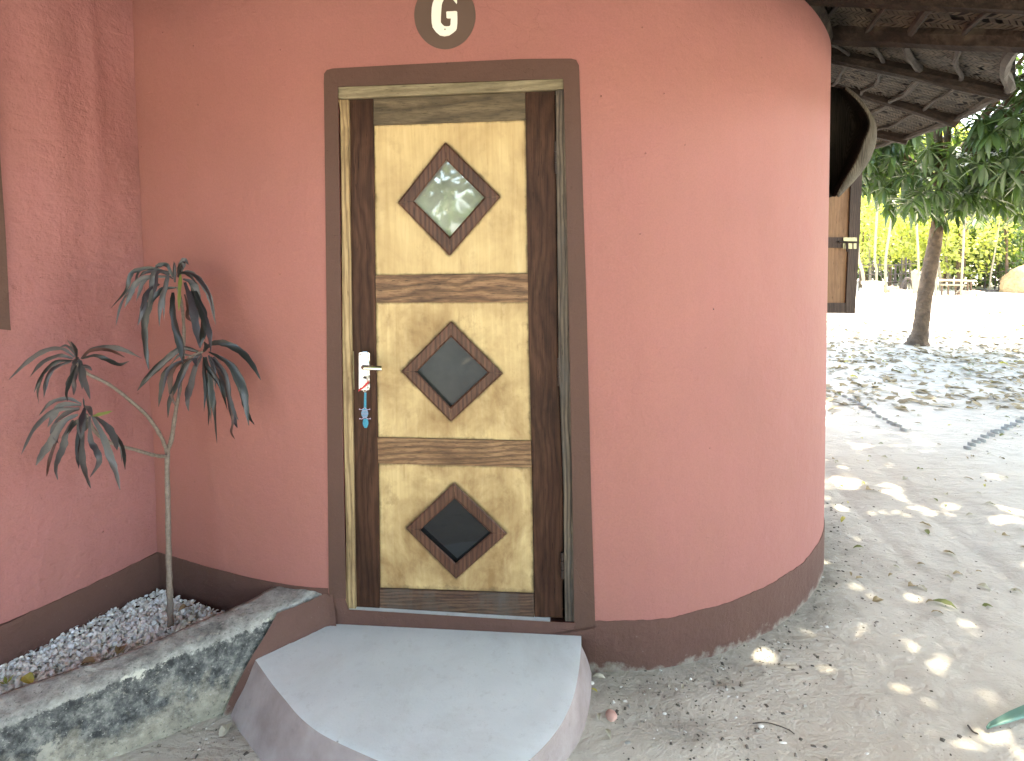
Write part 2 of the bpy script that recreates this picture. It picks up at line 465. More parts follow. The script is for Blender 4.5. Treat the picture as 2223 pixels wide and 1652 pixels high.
def kerb_mat():
    m, nt, bs, out = new_mat('lichened_concrete')
    v = coords(nt)
    at = nt.nodes.new('ShaderNodeAttribute'); at.attribute_name = 'worn'     # 0 low on the face .. 1 at the arris .. 2 on top
    h = at.outputs['Fac']
    n1 = tex(nt, v, 7, 8, 0.65, 0.4)
    n2 = tex(nt, v, 26, 8, 0.72)
    n3 = tex(nt, v, 90, 4, 0.7)
    conc = ramp(nt, n2, [(0.3, (0.22, 0.212, 0.195)), (0.7, (0.48, 0.465, 0.43))])
    beige = ramp(nt, n2, [(0.3, (0.20, 0.18, 0.145)), (0.7, (0.44, 0.40, 0.32))])
    algae = ramp(nt, n2, [(0.38, (0.030, 0.031, 0.032)), (0.50, (0.10, 0.102, 0.10)), (0.64, (0.25, 0.245, 0.225))])
    # face: algae above, bare cement at the foot
    hh = math_n(nt, 'ADD', h, math_n(nt, 'MULTIPLY', math_n(nt, 'SUBTRACT', n1, 0.5), 1.6))
    face = mix(nt, ramp(nt, hh, [(0.32, 0.0), (0.60, 1.0)]), beige, algae)
    top = mix(nt, ramp(nt, n1, [(0.50, 0.0), (0.66, 0.8)]), conc, (0.085, 0.085, 0.082))
    hb = math_n(nt, 'ADD', h, math_n(nt, 'MULTIPLY', math_n(nt, 'SUBTRACT', n2, 0.5), 0.7))
    col = mix(nt, ramp(nt, hb, [(0.92, 0.0), (1.0, 1.0)]), face, top)
    # pale lichen crust along the arris
    lo_n = tex(nt, v, 4.0, 7, 0.7, 0.3)
    d = math_n(nt, 'ABSOLUTE', math_n(nt, 'SUBTRACT', hb, 1.0))
    d = math_n(nt, 'ADD', d, math_n(nt, 'MULTIPLY', math_n(nt, 'SUBTRACT', 0.60, lo_n), 1.7))
    li = ramp(nt, d, [(0.06, 1.0), (0.12, 0.0)])
    col = mix(nt, li, col, (0.56, 0.54, 0.47))
    # splashes of old pale and salmon paint
    s1 = tex(nt, coords(nt, (1, 1, 0.5)), 5.2, 5, 0.6)
    s2 = ramp(nt, s1, [(0.655, 0.0), (0.70, 0.85)])
    col = mix(nt, s2, col, (0.46, 0.47, 0.41))
    col = mix(nt, ramp(nt, s1, [(0.735, 0.0), (0.75, 0.9)]), col, (0.50, 0.24, 0.16))
    sp = ramp(nt, n3, [(0.60, 0.0), (0.68, 0.6)])
    col = mix(nt, sp, col, (0.48, 0.46, 0.42))
    sp2 = ramp(nt, n3, [(0.33, 0.7), (0.42, 0.0)])
    col = mix(nt, sp2, col, (0.035, 0.036, 0.034))
    sp3 = ramp(nt, tex(nt, v, 15, 7, 0.75), [(0.60, 0.0), (0.65, 0.75)])
    col = mix(nt, sp3, col, (0.40, 0.37, 0.31))
    nt.links.new(col, bs.inputs['Base Color'])
    bs.inputs['Roughness'].default_value = 0.92
    a = bump(nt, bs, n1, 0.014)
    b = bump(nt, bs, n2, 0.010, 1.0, a)
    bump(nt, bs, n3, 0.0015, 1.0, b)
    return m
m_kerb = kerb_mat()

def sand_mat():
    m, nt, bs, out = new_mat('dry_sand')
    v = coords(nt)
    a = tex(nt, v, 0.9, 6, 0.6)
    col = ramp(nt, a, [(0.3, (0.47, 0.420, 0.355)), (0.7, (0.57, 0.525, 0.455))])
    b = tex(nt, coords(nt, (1, 2.2, 1), (0, 0, 0.5)), 3.5, 8, 0.65, 0.6)
    col = mix(nt, ramp(nt, b, [(0.50, 0.0), (0.72, 0.40)]), col, (0.38, 0.32, 0.26))
    c = tex(nt, v, 55, 6, 0.75)
    col = mix(nt, ramp(nt, c, [(0.60, 0.0), (0.72, 0.45)]), col, (0.22, 0.19, 0.155))
    at = nt.nodes.new('ShaderNodeAttribute'); at.attribute_name = 'soil'
    e = math_n(nt, 'ADD', at.outputs['Fac'], math_n(nt, 'MULTIPLY', math_n(nt, 'SUBTRACT', tex(nt, v, 5, 8, 0.7), 0.5), 1.2))
    e = ramp(nt, e, [(0.35, 0.0), (0.85, 0.85)])
    gr = ramp(nt, tex(nt, v, 38, 6, 0.75), [(0.35, (0.18, 0.16, 0.135)), (0.65, (0.33, 0.30, 0.26))])
    col = mix(nt, e, col, gr)
    nt.links.new(col, bs.inputs['Base Color'])
    bs.inputs['Roughness'].default_value = 0.95
    bs.inputs['Specular IOR Level'].default_value = 0.2
    sw = tex(nt, coords(nt, (3.5, 30, 3), (0, 0, 0.55)), 1.0, 5, 0.6, 0.3)
    swm = ramp(nt, tex(nt, v, 1.1, 3, 0.5), [(0.48, 0.0), (0.62, 1.0)])
    n1 = bump(nt, bs, b, 0.026)
    n1 = bump(nt, bs, math_n(nt, 'MULTIPLY', sw, swm), 0.012, 1.0, n1)
    n2 = bump(nt, bs, tex(nt, v, 14, 7, 0.65, 0.5), 0.015, 1.0, n1)
    bump(nt, bs, tex(nt, v, 160, 4, 0.7), 0.0016, 1.0, n2)
    return m
m_sand = sand_mat()

def leaf_mat(name, c, c2, trans=0.35, rough=0.42, scale=30, spec=0.5):
    m, nt, bs, out = new_mat(name)
    oi = nt.nodes.new('ShaderNodeNewGeometry')
    v = coords(nt)
    f = tex(nt, v, scale, 4, 0.6)
    ff = math_n(nt, 'ADD', math_n(nt, 'MULTIPLY', oi.outputs['Random Per Island'], 0.7), math_n(nt, 'MULTIPLY', f, 0.5))
    col = ramp(nt, ff, [(0.15, c), (0.85, c2)])
    nt.links.new(col, bs.inputs['Base Color'])
    bs.inputs['Roughness'].default_value = rough
    bs.inputs['Specular IOR Level'].default_value = spec
    if trans > 0:
        tr = nt.nodes.new('ShaderNodeBsdfTranslucent')
        tc = mix(nt, 1.0, col, (1.5, 1.6, 0.5), 'MULTIPLY')
        nt.links.new(tc, tr.inputs[0])
        mx = nt.nodes.new('ShaderNodeMixShader'); mx.inputs[0].default_value = trans
        nt.links.new(bs.outputs[0], mx.inputs[1]); nt.links.new(tr.outputs[0], mx.inputs[2])
        nt.links.new(mx.outputs[0], out.inputs[0])
    return m
m_mango = leaf_mat('mango_leaf', (0.026, 0.052, 0.021), (0.080, 0.125, 0.050), 0.30, 0.36)
m_bush = leaf_mat('sunlit_bush_leaf', (0.20, 0.22, 0.07), (0.36, 0.37, 0.14), 0.50, 0.6)  # sunlight and haze put into this leaf colour, shade into the next
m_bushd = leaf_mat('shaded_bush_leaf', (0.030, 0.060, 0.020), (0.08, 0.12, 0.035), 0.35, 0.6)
m_bark = simple('grey_brown_bark', (0.12, 0.078, 0.048), 0.9, 0, 0.55, 9, 0.03, 22)
m_pale = simple('sun_bleached_pole', (0.26, 0.22, 0.15), 0.85, 0, 0.2, 12, 0.004, 40)
m_twig = simple('dark_stick', (0.07, 0.055, 0.045), 0.9, 0, 0.3, 20, 0.003, 60)
m_stem = simple('ringed_plant_stem', (0.17, 0.135, 0.11), 0.75, 0, 0.35, 90, 0.002, 160)

def roof_wood(name, c):
    m = wood(name, tuple(x * 0.45 for x in c), c, tuple(x * 1.7 for x in c), 'X', 1.6, 0.85, 1.0, 2.0, spec=0.2)
    return m
def rafter_mat():
    m, nt, bs, out = new_mat('dark_palm_wood')  # very dark brown palm wood with paler patches
    a = tex(nt, coords(nt, (3, 9, 9)), 1.2, 7, 0.7, 0.4)
    b = tex(nt, coords(nt, (5, 40, 40)), 1.5, 6, 0.7)
    c = tex(nt, coords(nt), 2.3, 4, 0.6)
    col = ramp(nt, a, [(0.3, (0.012, 0.009, 0.007)), (0.5, (0.032, 0.023, 0.016)), (0.72, (0.065, 0.047, 0.032))])
    col = mix(nt, ramp(nt, b, [(0.4, 0.7), (0.6, 0.0)]), col, (0.014, 0.010, 0.008))
    col = mix(nt, ramp(nt, c, [(0.56, 0.0), (0.66, 0.7)]), col, (0.11, 0.088, 0.062))
    nt.links.new(col, bs.inputs['Base Color']); bs.inputs['Roughness'].default_value = 0.85
    bs.inputs['Specular IOR Level'].default_value = 0.2
    n1 = bump(nt, bs, a, 0.012); bump(nt, bs, b, 0.004, 1.0, n1)
    return m
m_rafter = rafter_mat()
m_batten = simple('old_batten_wood', (0.038, 0.030, 0.023), 0.9, 0, 0.35, 18, 0.003, 60)
m_mat = simple('woven_palm_strip', (0.050, 0.040, 0.026), 0.8, 0, 0.75, 14, 0.001, 200)
m_matback = simple('mat_backing', (0.010, 0.008, 0.006), 0.95, 0, 0.3, 20)
m_thatch = simple('grey_thatch', (0.19, 0.16, 0.12), 0.95, 0, 0.4, 25, 0.02, 40)
m_sheet = wood('dry_bark_sheet', (0.03, 0.025, 0.019), (0.09, 0.077, 0.058), (0.16, 0.14, 0.105), 'Z', 1.0, 0.85, 1.0, 2.0, spec=0.2)
m_shut = wood('shutter_frame_wood', (0.028, 0.017, 0.013), (0.065, 0.038, 0.028), (0.11, 0.07, 0.05), 'Z', 1.2, 0.6, 1.0, 2.0)
m_shutp = wood('shutter_panel_wood', (0.19, 0.10, 0.05), (0.27, 0.15, 0.08), (0.32, 0.19, 0.10), 'Z', 0.5, 0.6, 0.5, 1.0)

# ------------------------------------------------------------------ ground
WALL_PTS = [Vector((-1.637, 2.542, 0)), Vector((-1.284, 2.415, 0)), Vector((-0.975, 2.297, 0)), A0, B0, Vector((0.553, 2.150, 0)), Vector((0.815, 2.229, 0)),
            Vector((1.003, 2.318, 0)), Vector((1.167, 2.421, 0)), Vector((1.382, 2.605, 0)), Vector((1.575, 2.847, 0)), Vector((1.71, 3.14, 0)),
            Vector((1.82, 3.5, 0)), Vector((1.90, 4.0, 0)), Vector((1.92, 4.6, 0)), Vector((1.72, 5.5, 0)), Vector((1.1, 6.2, 0)), Vector((0, 6.5, 0)), Vector((-1.2, 6.3, 0)), Vector((-1.9, 5.6, 0))]
def hermite(p0, p1, m0, m1, n=40):
    out = []
    for i in range(n + 1):
        t = i / n
        out.append(p0 * (2 * t ** 3 - 3 * t ** 2 + 1) + m0 * (t ** 3 - 2 * t ** 2 + t) + p1 * (-2 * t ** 3 + 3 * t ** 2) + m1 * (t ** 3 - t ** 2))
    return out
LEFT_PTS = hermite(WALL_PTS[0], A0, Vector((1, -0.42, 0)) * 0.88, WS * 0.80)
RIGHT_PTS = cr([B0 - WS * 0.2] + WALL_PTS[4:], 8)[8:]

def dist_wall(x, y):
    p = Vector((x, y, 0)); best = 9
    for q in RIGHT_PTS[:60:2]:
        best = min(best, (p - q).length)
    return best

def gz(x, y):
    if y > 30 or abs(x) > 20: return 0.0
    w = 0.35
    if -1.2 < x < 1.7 and y < 3: w = 0.18
    z = (noise.noise(Vector((x * 0.7, y * 0.7, 3.1))) * 0.03 + noise.noise(Vector((x * 2.7, y * 2.7, 1.1))) * 0.012) * w * 2
    z += noise.noise(Vector((x * 9, y * 9, 5.1))) * 0.006
    # two shallow wheel ruts curving past the hut
    for k, off in ((0, 0.0), (1, 0.42)):
        xc = 2.15 + off + 0.16 * (y - 3.6) ** 2 * 0.35 + 0.2 * (y - 3.6)
        d = abs(x - xc)
        if d < 0.08 and 2.4 < y < 7: z -= 0.012 * (1 - d / 0.08)
    return z

xs = [-300, -120, -50, -25, -14, -8, -5, -3.4] + [-2.6 + 0.04 * i for i in range(0, 190)] + [5.2 + 0.25 * i for i in range(40)] + [16, 20, 28, 45, 80, 150, 300]
ys = [-300, -120, -50, -25, -14, -8, -4, -2, -0.5, 0.6] + [1.0 + 0.04 * i for i in range(170)] + [7.9 + 0.22 * i for i in range(60)] + [22, 26, 32, 45, 80, 150, 300]
gv = [(x, y, gz(x, y)) for y in ys for x in xs]
nx = len(xs)
gf = [(j * nx + i, j * nx + i + 1, (j + 1) * nx + i + 1, (j + 1) * nx + i) for j in range(len(ys) - 1) for i in range(nx - 1)]
ground = mesh('sand_ground', gv, gf, m_sand, smooth=True, recalc=False)
tag(ground, 'bare pale sand yard with scattered leaves', kind='structure')
att = ground.data.attributes.new('soil', 'FLOAT', 'POINT')
soil = []
for (x, y, z) in gv:
    s = 0.0
    if -3 < x < 4.5 and 0.5 < y < 7:
        if x > -0.2:
            s = 0.8 * max(0.0, 1.0 - dist_wall(x, y) / 0.38) if x < 4 else 0
            # darker trodden soil in front of the curved wall beside the step
            s = max(s, max(0.0, 0.62 - ((x - 0.52) ** 2 / 0.20 + (y - 1.93) ** 2 / 0.10)))
        else:
            s = max(0.0, 0.6 - ((x + 0.95) ** 2 + (y - 1.90) ** 2) / 0.05)
    soil.append(s)
att.data.foreach_set('value', soil)

# ------------------------------------------------------------------ the hut
HUT = thing('round_hut', 'salmon plastered hut with rounded corner, brown painted base and palm rafters', 'hut', (0.2, 4.0, 0))
WH = 2.72
WHL = 2.80
# opening for the door frame (on the wall face)
HO = dict(tl=D(731, 186), tr=D(1226, 168), br=D(1250, 1352), bl=D(749, 1331))
ZB = 0.20
def wtop(x): return WHL if x < -0.6 else WH - 0.10 * min(1, max(0, (x - 1.15) / 0.45))
wall = MB()
rows = [-0.08, 0.0, 0.15, 0.3, 0.6, 0.9, 1.2, 1.5, 1.8, 2.1, 2.4, 2.6, WH]
def strip(pts, wh=None):
    v = [Vector((p.x, p.y, z if z != WH else (wh or wtop(p.x)))) for p in pts for z in rows]
    r = len(rows)
    f = [(i * r + k, (i + 1) * r + k, (i + 1) * r + k + 1, i * r + k + 1) for i in range(len(pts) - 1) for k in range(r - 1)]
    return v, f
v, f = strip(LEFT_PTS, WHL); wall.add(v, f)
v, f = strip(RIGHT_PTS); wall.add(v, f)
def P2(s, z): return A0 + WS * s + Vector((0, 0, z))
SL = (B0 - A0).length
tl, tr, br, bl = HO['tl'], HO['tr'], HO['br'], HO['bl']
top0, top1 = P2(0, WHL), P2(SL, WH)
bot0, bot1 = P2(0, -0.08), P2(SL, -0.08)
wall.add([bot0, bot1, br, bl, tl, tr, top0, top1], [(0, 1, 2, 3), (0, 3, 4, 6), (1, 7, 5, 2), (6, 4, 5, 7)])
DEP = -WN * 0.16
wall.add([bl, br, tr, tl, bl + DEP, br + DEP, tr + DEP, tl + DEP], [(0, 4, 5, 1), (1, 5, 6, 2), (2, 6, 7, 3), (3, 7, 4, 0)])
# top of the wall
wo_ = wall.build('wall', m_pink, HUT, recalc=False)
bm = bmesh.new(); bm.from_mesh(wo_.data)
bmesh.ops.remove_doubles(bm, verts=bm.verts, dist=0.001)
bm.to_mesh(wo_.data); bm.free()
for p in wo_.data.polygons: p.use_smooth = len(p.vertices) == 4 and p.area < 0.2

def outward(pts, i):
    t = (pts[min(i + 1, len(pts) - 1)] - pts[max(i - 1, 0)]).normalized()
    return Vector((t.y, -t.x, 0))

# painted plinth band, one strip left of the door, one right
rnd = random.Random(5)
def plinth(pts, ztop, name='painted_plinth', jag=0.0, off=0.003, parent=HUT, m=m_brown):
    fine = []
    for a, b in zip(pts[:-1], pts[1:]):
        n = max(1, int((b - a).length / 0.012))
        for k in range(n): fine.append(a.lerp(b, k / n))
    fine.append(pts[-1])
    v = []; L = 0
    for i, p in enumerate(fine):
        o = outward(fine, i) * off
        z = ztop(p, L)
        if i: L += (p - fine[i - 1]).length
        z += jag * (noise.noise(Vector((L * 30, 0, 0))) + (0.9 * math.floor(noise.noise(Vector((L * 5, 3, 0))) * 3)) )
        v += [Vector((p.x, p.y, -0.06)) + o, Vector((p.x, p.y, z)) + o, Vector((p.x, p.y, z))]
    f = []
    for i in range(len(fine) - 1):
        a, b = i * 3, (i + 1) * 3
        f += [(a, b, b + 1, a + 1), (a + 1, b + 1, b + 2, a + 2)]
    o = mesh(name, v, f, m, parent, smooth=False, recalc=False)
    return o
plinth(LEFT_PTS, lambda p, L: 0.29, jag=0.0012)
plinth(RIGHT_PTS, lambda p, L: 0.207 + 0.0 * L, jag=0.0035)

# painted surround of the door (flat paint, slightly proud); also runs down beside the opening
SO = 0.0035
def DS(px, py): return D(px, py, -SO)
outer = [(715, 1300), (713.6, 1278), (711, 1000), (709, 700), (706, 420), (703, 180), (703.5, 160), (709, 152), (722, 148.5), (860, 141), (1000, 134), (1130, 128), (1240, 127), (1251, 130), (1257, 142),
         (1259, 200), (1266, 430), (1273, 651), (1278, 850), (1284, 1100), (1292, 1346), (1293, 1365)]
sur = MB()
ou = [DS(*p) for p in outer]
il = [DS(748.5, 1300), DS(748.5, 1278), DS(742, 1000), DS(738, 700), DS(734, 420), DS(731, 190), DS(731, 188), DS(731.5, 187), DS(733, 186), DS(860, 181), DS(1000, 176), DS(1130, 171), DS(1222, 168.5), DS(1224, 168.5), DS(1225.5, 169),
      DS(1227, 200), DS(1233, 430), DS(1237, 651), DS(1241, 850), DS(1246, 1100), DS(1249.5, 1346), DS(1250, 1365)]
il = [p + WS * (0.005 if k_ < 8 else (-0.005 if k_ > 13 else 0)) - Vector((0, 0, 0.004 if 5 < k_ < 16 else 0)) for k_, p in enumerate(il)]
n = len(ou)
sur.add(ou + il, [(i, i + 1, n + i + 1, n + i) for i in range(n - 1)])
sur.build('door_surround_paint', m_brown2, HUT)
# lower band of paint under the door and at both sides
lb = MB()
z0 = -0.06
pa, pb = DS(715, 1299), DS(1292.5, 1364)
pL, pR = DS(749, 1299), DS(1250, 1364)
sill_l, sill_r = DS(757, 1323), DS(1249, 1353)
lb.add([DS(712.5, 1277.5), pa * 1.0, pL, DS(748, 1277.5)], [(0, 1, 2, 3)])
def low(p): return Vector((p.x, p.y, z0))
lb2 = MB()
e0 = A0 + WN * SO; e1 = B0 + WN * SO
q = [Vector((e0.x, e0.y, 0.29)), DS(713.6, 1278.0), pa, pL, sill_l, sill_r, pR, pb, Vector((e1.x, e1.y, 0.207)), low(e1), low(e0)]
lb2.add([Vector((e0.x, e0.y, 0.285)), pa, pL, sill_l, sill_r, pR, pb, Vector((e1.x, e1.y, 0.19)), low(e1), low(e0)], [(0, 1, 2, 3, 4, 5, 6, 7, 8, 9)])
lb2.build('painted_plinth', m_brown, HUT)

# door sill: pale cement floor strip under the leaf
sm = MB()
sm.prism([D(757, 1323, 0.0), D(1249, 1353, 0.0), D(1249, 1353, 0.0) + DEP, D(757, 1323, 0.0) + DEP],
         [low(D(757, 1323, 0.002)), low(D(1249, 1353, 0.002)), low(D(1249, 1353)) + DEP, low(D(757, 1323)) + DEP])
sm.build('door_sill', m_tread, HUT)

# ---- door frame
def quad_prism(name, pts, off, thick, m, parent, bevel=0.0):
    mb = MB()
    fr = [D(x, y, off) for x, y in pts]
    mb.prism(fr, [p - WN * thick for p in fr])
    o = mb.build(name, m, parent)
    if bevel:
        bm = bmesh.new(); bm.from_mesh(o.data)
        bmesh.ops.bevel(bm, geom=list(bm.edges), offset=bevel, segments=1, affect='EDGES')
        bm.to_mesh(o.data); bm.free()
    return o
DF = bpy.data.objects.new('door_frame', None); COL.objects.link(DF); DF.parent = HUT; DF.location = (-0.25, -1.8, 0.2)
o = quad_prism('frame_head', [(733, 188), (1224.5, 170), (1225, 192.5), (1206, 194), (732.5, 214)], 0.004, 0.10, m_jh, DF, 0.003)
o = quad_prism('jamb', [(733, 216), (756.5, 215.5), (758.5, 450), (763.5, 809), (769, 1150), (771.5, 1325), (750, 1325), (750.5, 1150), (743, 809), (741, 450), (738, 240)], 0.006, 0.10, m_jl, DF, 0.002)
o['label'] = 'tan weathered left door jamb'
o = quad_prism('jamb', [(1206, 196), (1225.5, 194), (1232, 369), (1237.7, 699), (1246.8, 1059), (1249, 1351), (1226.5, 1351), (1223, 1059), (1212.5, 777), (1208, 400)], 0.006, 0.10, m_jr, DF, 0.002)
o['label'] = 'dark grey weathered right door jamb'

# ---- door leaf
DOOR = bpy.data.objects.new('door', None); COL.objects.link(DOOR); DOOR.parent = HUT; DOOR.location = (-0.43, -1.8, 0.2)
L0 = 0.020
quad_prism('stile', [(757.7, 217), (810, 214.5), (815, 752), (820.5, 1006), (824, 1290), (824.5, 1322.0), (773.5, 1319), (769, 1060), (765, 808), (760, 450)], L0, 0.04, m_stile, DOOR, 0.0015)
quad_prism('stile', [(1140.6, 200), (1204.6, 197), (1207, 400), (1211, 777), (1221.8, 1060), (1221.8, 1341.5), (1160.5, 1339.8), (1157.5, 1100), (1154.5, 960), (1148, 752)], L0, 0.04, m_stile, DOOR, 0.0015)
quad_prism('rail', [(810.6, 214.5), (1140, 200), (1141.3, 260), (810.8, 272)], L0 + .0015, 0.04, m_top, DOOR, 0.0012)
quad_prism('rail', [(814.6, 597.8), (1145.6, 593.8), (1147.6, 655.8), (815.4, 657)], L0 + .0015, 0.04, m_rail, DOOR, 0.0012)
quad_prism('rail', [(819, 950), (1153, 958), (1154.6, 1014.5), (821, 1006)], L0 + .0015, 0.04, m_rail2, DOOR, 0.0012)
quad_prism('rail', [(824.6, 1278), (1158.5, 1289.5), (1159.8, 1340.8), (825, 1321.8)], L0 + .0015, 0.04, m_bot, DOOR, 0.0012)
PAN = [
    ([(810, 271), (1142, 259), (1146.5, 595), (814, 599)], [(967, 308.5), (1087, 427), (976.5, 555.5), (863, 440)], [(969, 348), (1051.5, 428.5), (976.5, 514), (899, 436.6)]),
    ([(815, 656), (1148, 655), (1154, 959), (819, 951)], [(979.3, 697), (1091.9, 810.9), (978.9, 915.7), (870.9, 806.3)], [(978.9, 731), (1059, 808.6), (978, 883.8), (904.6, 807)]),
    ([(820.5, 1005), (1155, 1013.5), (1159, 1290), (824, 1279)], [(985.7, 1047.9), (1101, 1158), (990, 1256.6), (881, 1146.8)], [(987, 1082), (1066, 1157), (989.4, 1222.4), (912, 1150.4)])]
for k, (rc, do, di) in enumerate(PAN):
    # panel: a fine grid with the diamond cut out; 'edge' tells how close a vertex is to the rim
    PO = L0 + 0.010
    nn = 56
    v = []; ed = []; keep = []
    ins = [((a[0] * .45 + b[0] * .55), (a[1] * .45 + b[1] * .55)) for a, b in zip(do, di)]
    def inside(x, y, poly):
        c = True
        for i in range(4):
            x1, y1 = poly[i]; x2, y2 = poly[(i + 1) % 4]
            if (x2 - x1) * (y - y1) - (y2 - y1) * (x - x1) < 0: c = False
        return c
    def seg_d(x, y, poly):
        best = 1e9
        for i in range(4):
            x1, y1 = poly[i]; x2, y2 = poly[(i + 1) % 4]
            L2 = (x2 - x1) ** 2 + (y2 - y1) ** 2
            t = max(0, min(1, ((x - x1) * (x2 - x1) + (y - y1) * (y2 - y1)) / L2))
            best = min(best, math.hypot(x - x1 - t * (x2 - x1), y - y1 - t * (y2 - y1)))
        return best
    XY = []
    for j in range(nn + 1):
        for i in range(nn + 1):
            a, b = i / nn, j / nn
            x = (rc[0][0] * (1 - a) + rc[1][0] * a) * (1 - b) + (rc[3][0] * (1 - a) + rc[2][0] * a) * b
            y = (rc[0][1] * (1 - a) + rc[1][1] * a) * (1 - b) + (rc[3][1] * (1 - a) + rc[2][1] * a) * b
            XY.append((x, y)); v.append(D(x, y, PO))
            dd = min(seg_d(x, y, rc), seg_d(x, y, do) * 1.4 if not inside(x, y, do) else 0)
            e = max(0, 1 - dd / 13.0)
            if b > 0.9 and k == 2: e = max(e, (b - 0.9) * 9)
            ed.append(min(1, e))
    fs = []
    for j in range(nn):
        for i in range(nn):
            q = (j * (nn + 1) + i, j * (nn + 1) + i + 1, (j + 1) * (nn + 1) + i + 1, (j + 1) * (nn + 1) + i)
            cx = sum(XY[t][0] for t in q) / 4; cy = sum(XY[t][1] for t in q) / 4
            if not inside(cx, cy, ins): fs.append(q)
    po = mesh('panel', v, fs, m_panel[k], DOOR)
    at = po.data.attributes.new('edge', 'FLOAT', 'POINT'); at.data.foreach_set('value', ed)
    # four mitred mouldings
    for i in range(4):
        j = (i + 1) % 4
        o1, o2, i1, i2 = do[i], do[j], di[i], di[j]
        def lr(a, b, t): return (a[0] + (b[0] - a[0]) * t, a[1] + (b[1] - a[1]) * t)
        g = 0.004
        prof = [(0.0, PO - 0.0005), (0.0, L0 - 0.004), (0.13, L0 - 0.008), (0.86, L0 - 0.008), (1.0, L0 - 0.003), (1.0, PO + 0.012)]
        mb = MB(); vv = []
        for (t, off) in prof:
            a = lr(o1, i1, t); b = lr(o2, i2, t)
            a2 = lr(a, b, g); b2 = lr(b, a, g)
            vv += [D(a2[0], a2[1], off), D(b2[0], b2[1], off)]
        ff = [(2 * q, 2 * q + 1, 2 * q + 3, 2 * q + 2) for q in range(len(prof) - 1)]
        ff += [tuple(range(0, 12, 2)), tuple(range(11, 0, -2)), (0, 10, 11, 1)]
        mb.add(vv, ff)
        mb.build('moulding', m_mould, DOOR)
    gq = [lr(di[i], do[i], 0.12) for i in range(4)]
    go = quad_prism('pane', gq, PO + 0.004, 0.004, m_glass[k], DOOR)
    go['label'] = ['dusty top pane reflecting bright trees', 'middle pane with a greenish haze', 'bottom pane, almost black'][k]

# black board added inside so no light leaks between leaf and frame
bk = MB()
qq = [D(735, 190, 0.085), D(1222, 172, 0.085), D(1246, 1350, 0.085), D(752, 1324, 0.085)]
bk.prism(qq, [p - WN * 0.01 for p in qq])
bk.build('gap_backing', m_black, DF)

# lock plate, lever, latch, hinges
def rrect(x0, y0, x1, y1, r, off, k=4):
    out = []
    for cx, cy, a0 in ((x1 - r, y0 + r, -90), (x1 - r, y1 - r, 0), (x0 + r, y1 - r, 90), (x0 + r, y0 + r, 180)):
        for i in range(k + 1):
            a = rad(a0 + 90 * i / k)
            out.append(D(cx + r * math.cos(a), cy + r * math.sin(a), off))
    return out
LK = bpy.data.objects.new('lock_plate', None)
mb = MB(); fr = rrect(779, 765, 802.5, 847, 3, L0 - 0.006); mb.prism(fr, [p - WN * 0.007 for p in fr])
lock = mb.build('lock_plate', m_chrome, DOOR)
# raised centre boss of the plate
fr = rrect(784, 763.5, 797.5, 845, 2, L0 - 0.011)
mb = MB(); mb.prism(fr, [p - WN * 0.006 for p in fr]); mb.build('lock_boss', m_chrome, DOOR)
fr = [D(786, 764, L0 - 0.034), D(797, 763.5, L0 - 0.034), D(800.5, 792, L0 - 0.048), D(784, 792, L0 - 0.048)]
bk_ = [D(785, 763, L0 - 0.010), D(798, 763, L0 - 0.010), D(800, 793, L0 - 0.010), D(783, 793, L0 - 0.010)]
mb = MB(); mb.prism(fr, bk_); mb.build('handle_neck', m_chrome, DOOR)
mb = MB()
mb.tube([D(788, 797, L0 - 0.006), D(788.5, 797.5, L0 - 0.045), D(792, 798, L0 - 0.052), D(812, 798.5, L0 - 0.054), D(829.5, 799, L0 - 0.052)], [0.0085, 0.0085, 0.0095, 0.0105, 0.0105], 12)
mb.build('lever', m_chrome, DOOR, smooth=False)
for (x, y) in ((781.5, 769.5), (799, 769.5), (782.5, 843), (799.5, 843)):
    mb = MB(); mb.ball(D(x, y, L0 - 0.007), 0.0038, 8, 5); mb.build('screw', m_chrome, DOOR, smooth=True)
mb = MB(); fr = rrect(788.5, 817, 795, 829, 2.5, L0 - 0.0125); mb.prism(fr, [p - WN * 0.002 for p in fr]); mb.build('keyhole_cover', m_dark, DOOR)
for (y0, y1) in ((784, 793.5), (808, 822)):
    mb = MB()
    fr = [D(762, y0, L0 - 0.004), D(767, y0, L0 - 0.004), D(767.5, y1, L0 - 0.004), D(762.5, y1, L0 - 0.004)]
    mb.prism(fr, [p - WN * 0.02 for p in fr]); mb.build('latch', m_brass, DOOR)
mb = MB(); fr = [D(766, 763, L0 - 0.003), D(767.6, 763, L0 - 0.003), D(769, 846, L0 - 0.003), D(767.4, 846, L0 - 0.003)]; mb.prism(fr, [p - WN * 0.02 for p in fr]); mb.build('lock_faceplate', m_brass, DOOR)
for (x, y0, y1, dx) in ((1206.5, 307, 377, 1.5), (1212.5, 777, 838, 1.5), (1220, 1198, 1256, 2)):
    mb = MB()
    for t in range(3):
        a = y0 + (y1 - y0) * (t + 0.04) / 3; b = y0 + (y1 - y0) * (t + 0.96) / 3
        mb.tube([D(x + dx * t / 3, a, L0 - 0.008), D(x + dx * (t + 1) / 3, b, L0 - 0.008)], 0.0065, 8)
    mb.build('hinge', m_dark, DOOR)

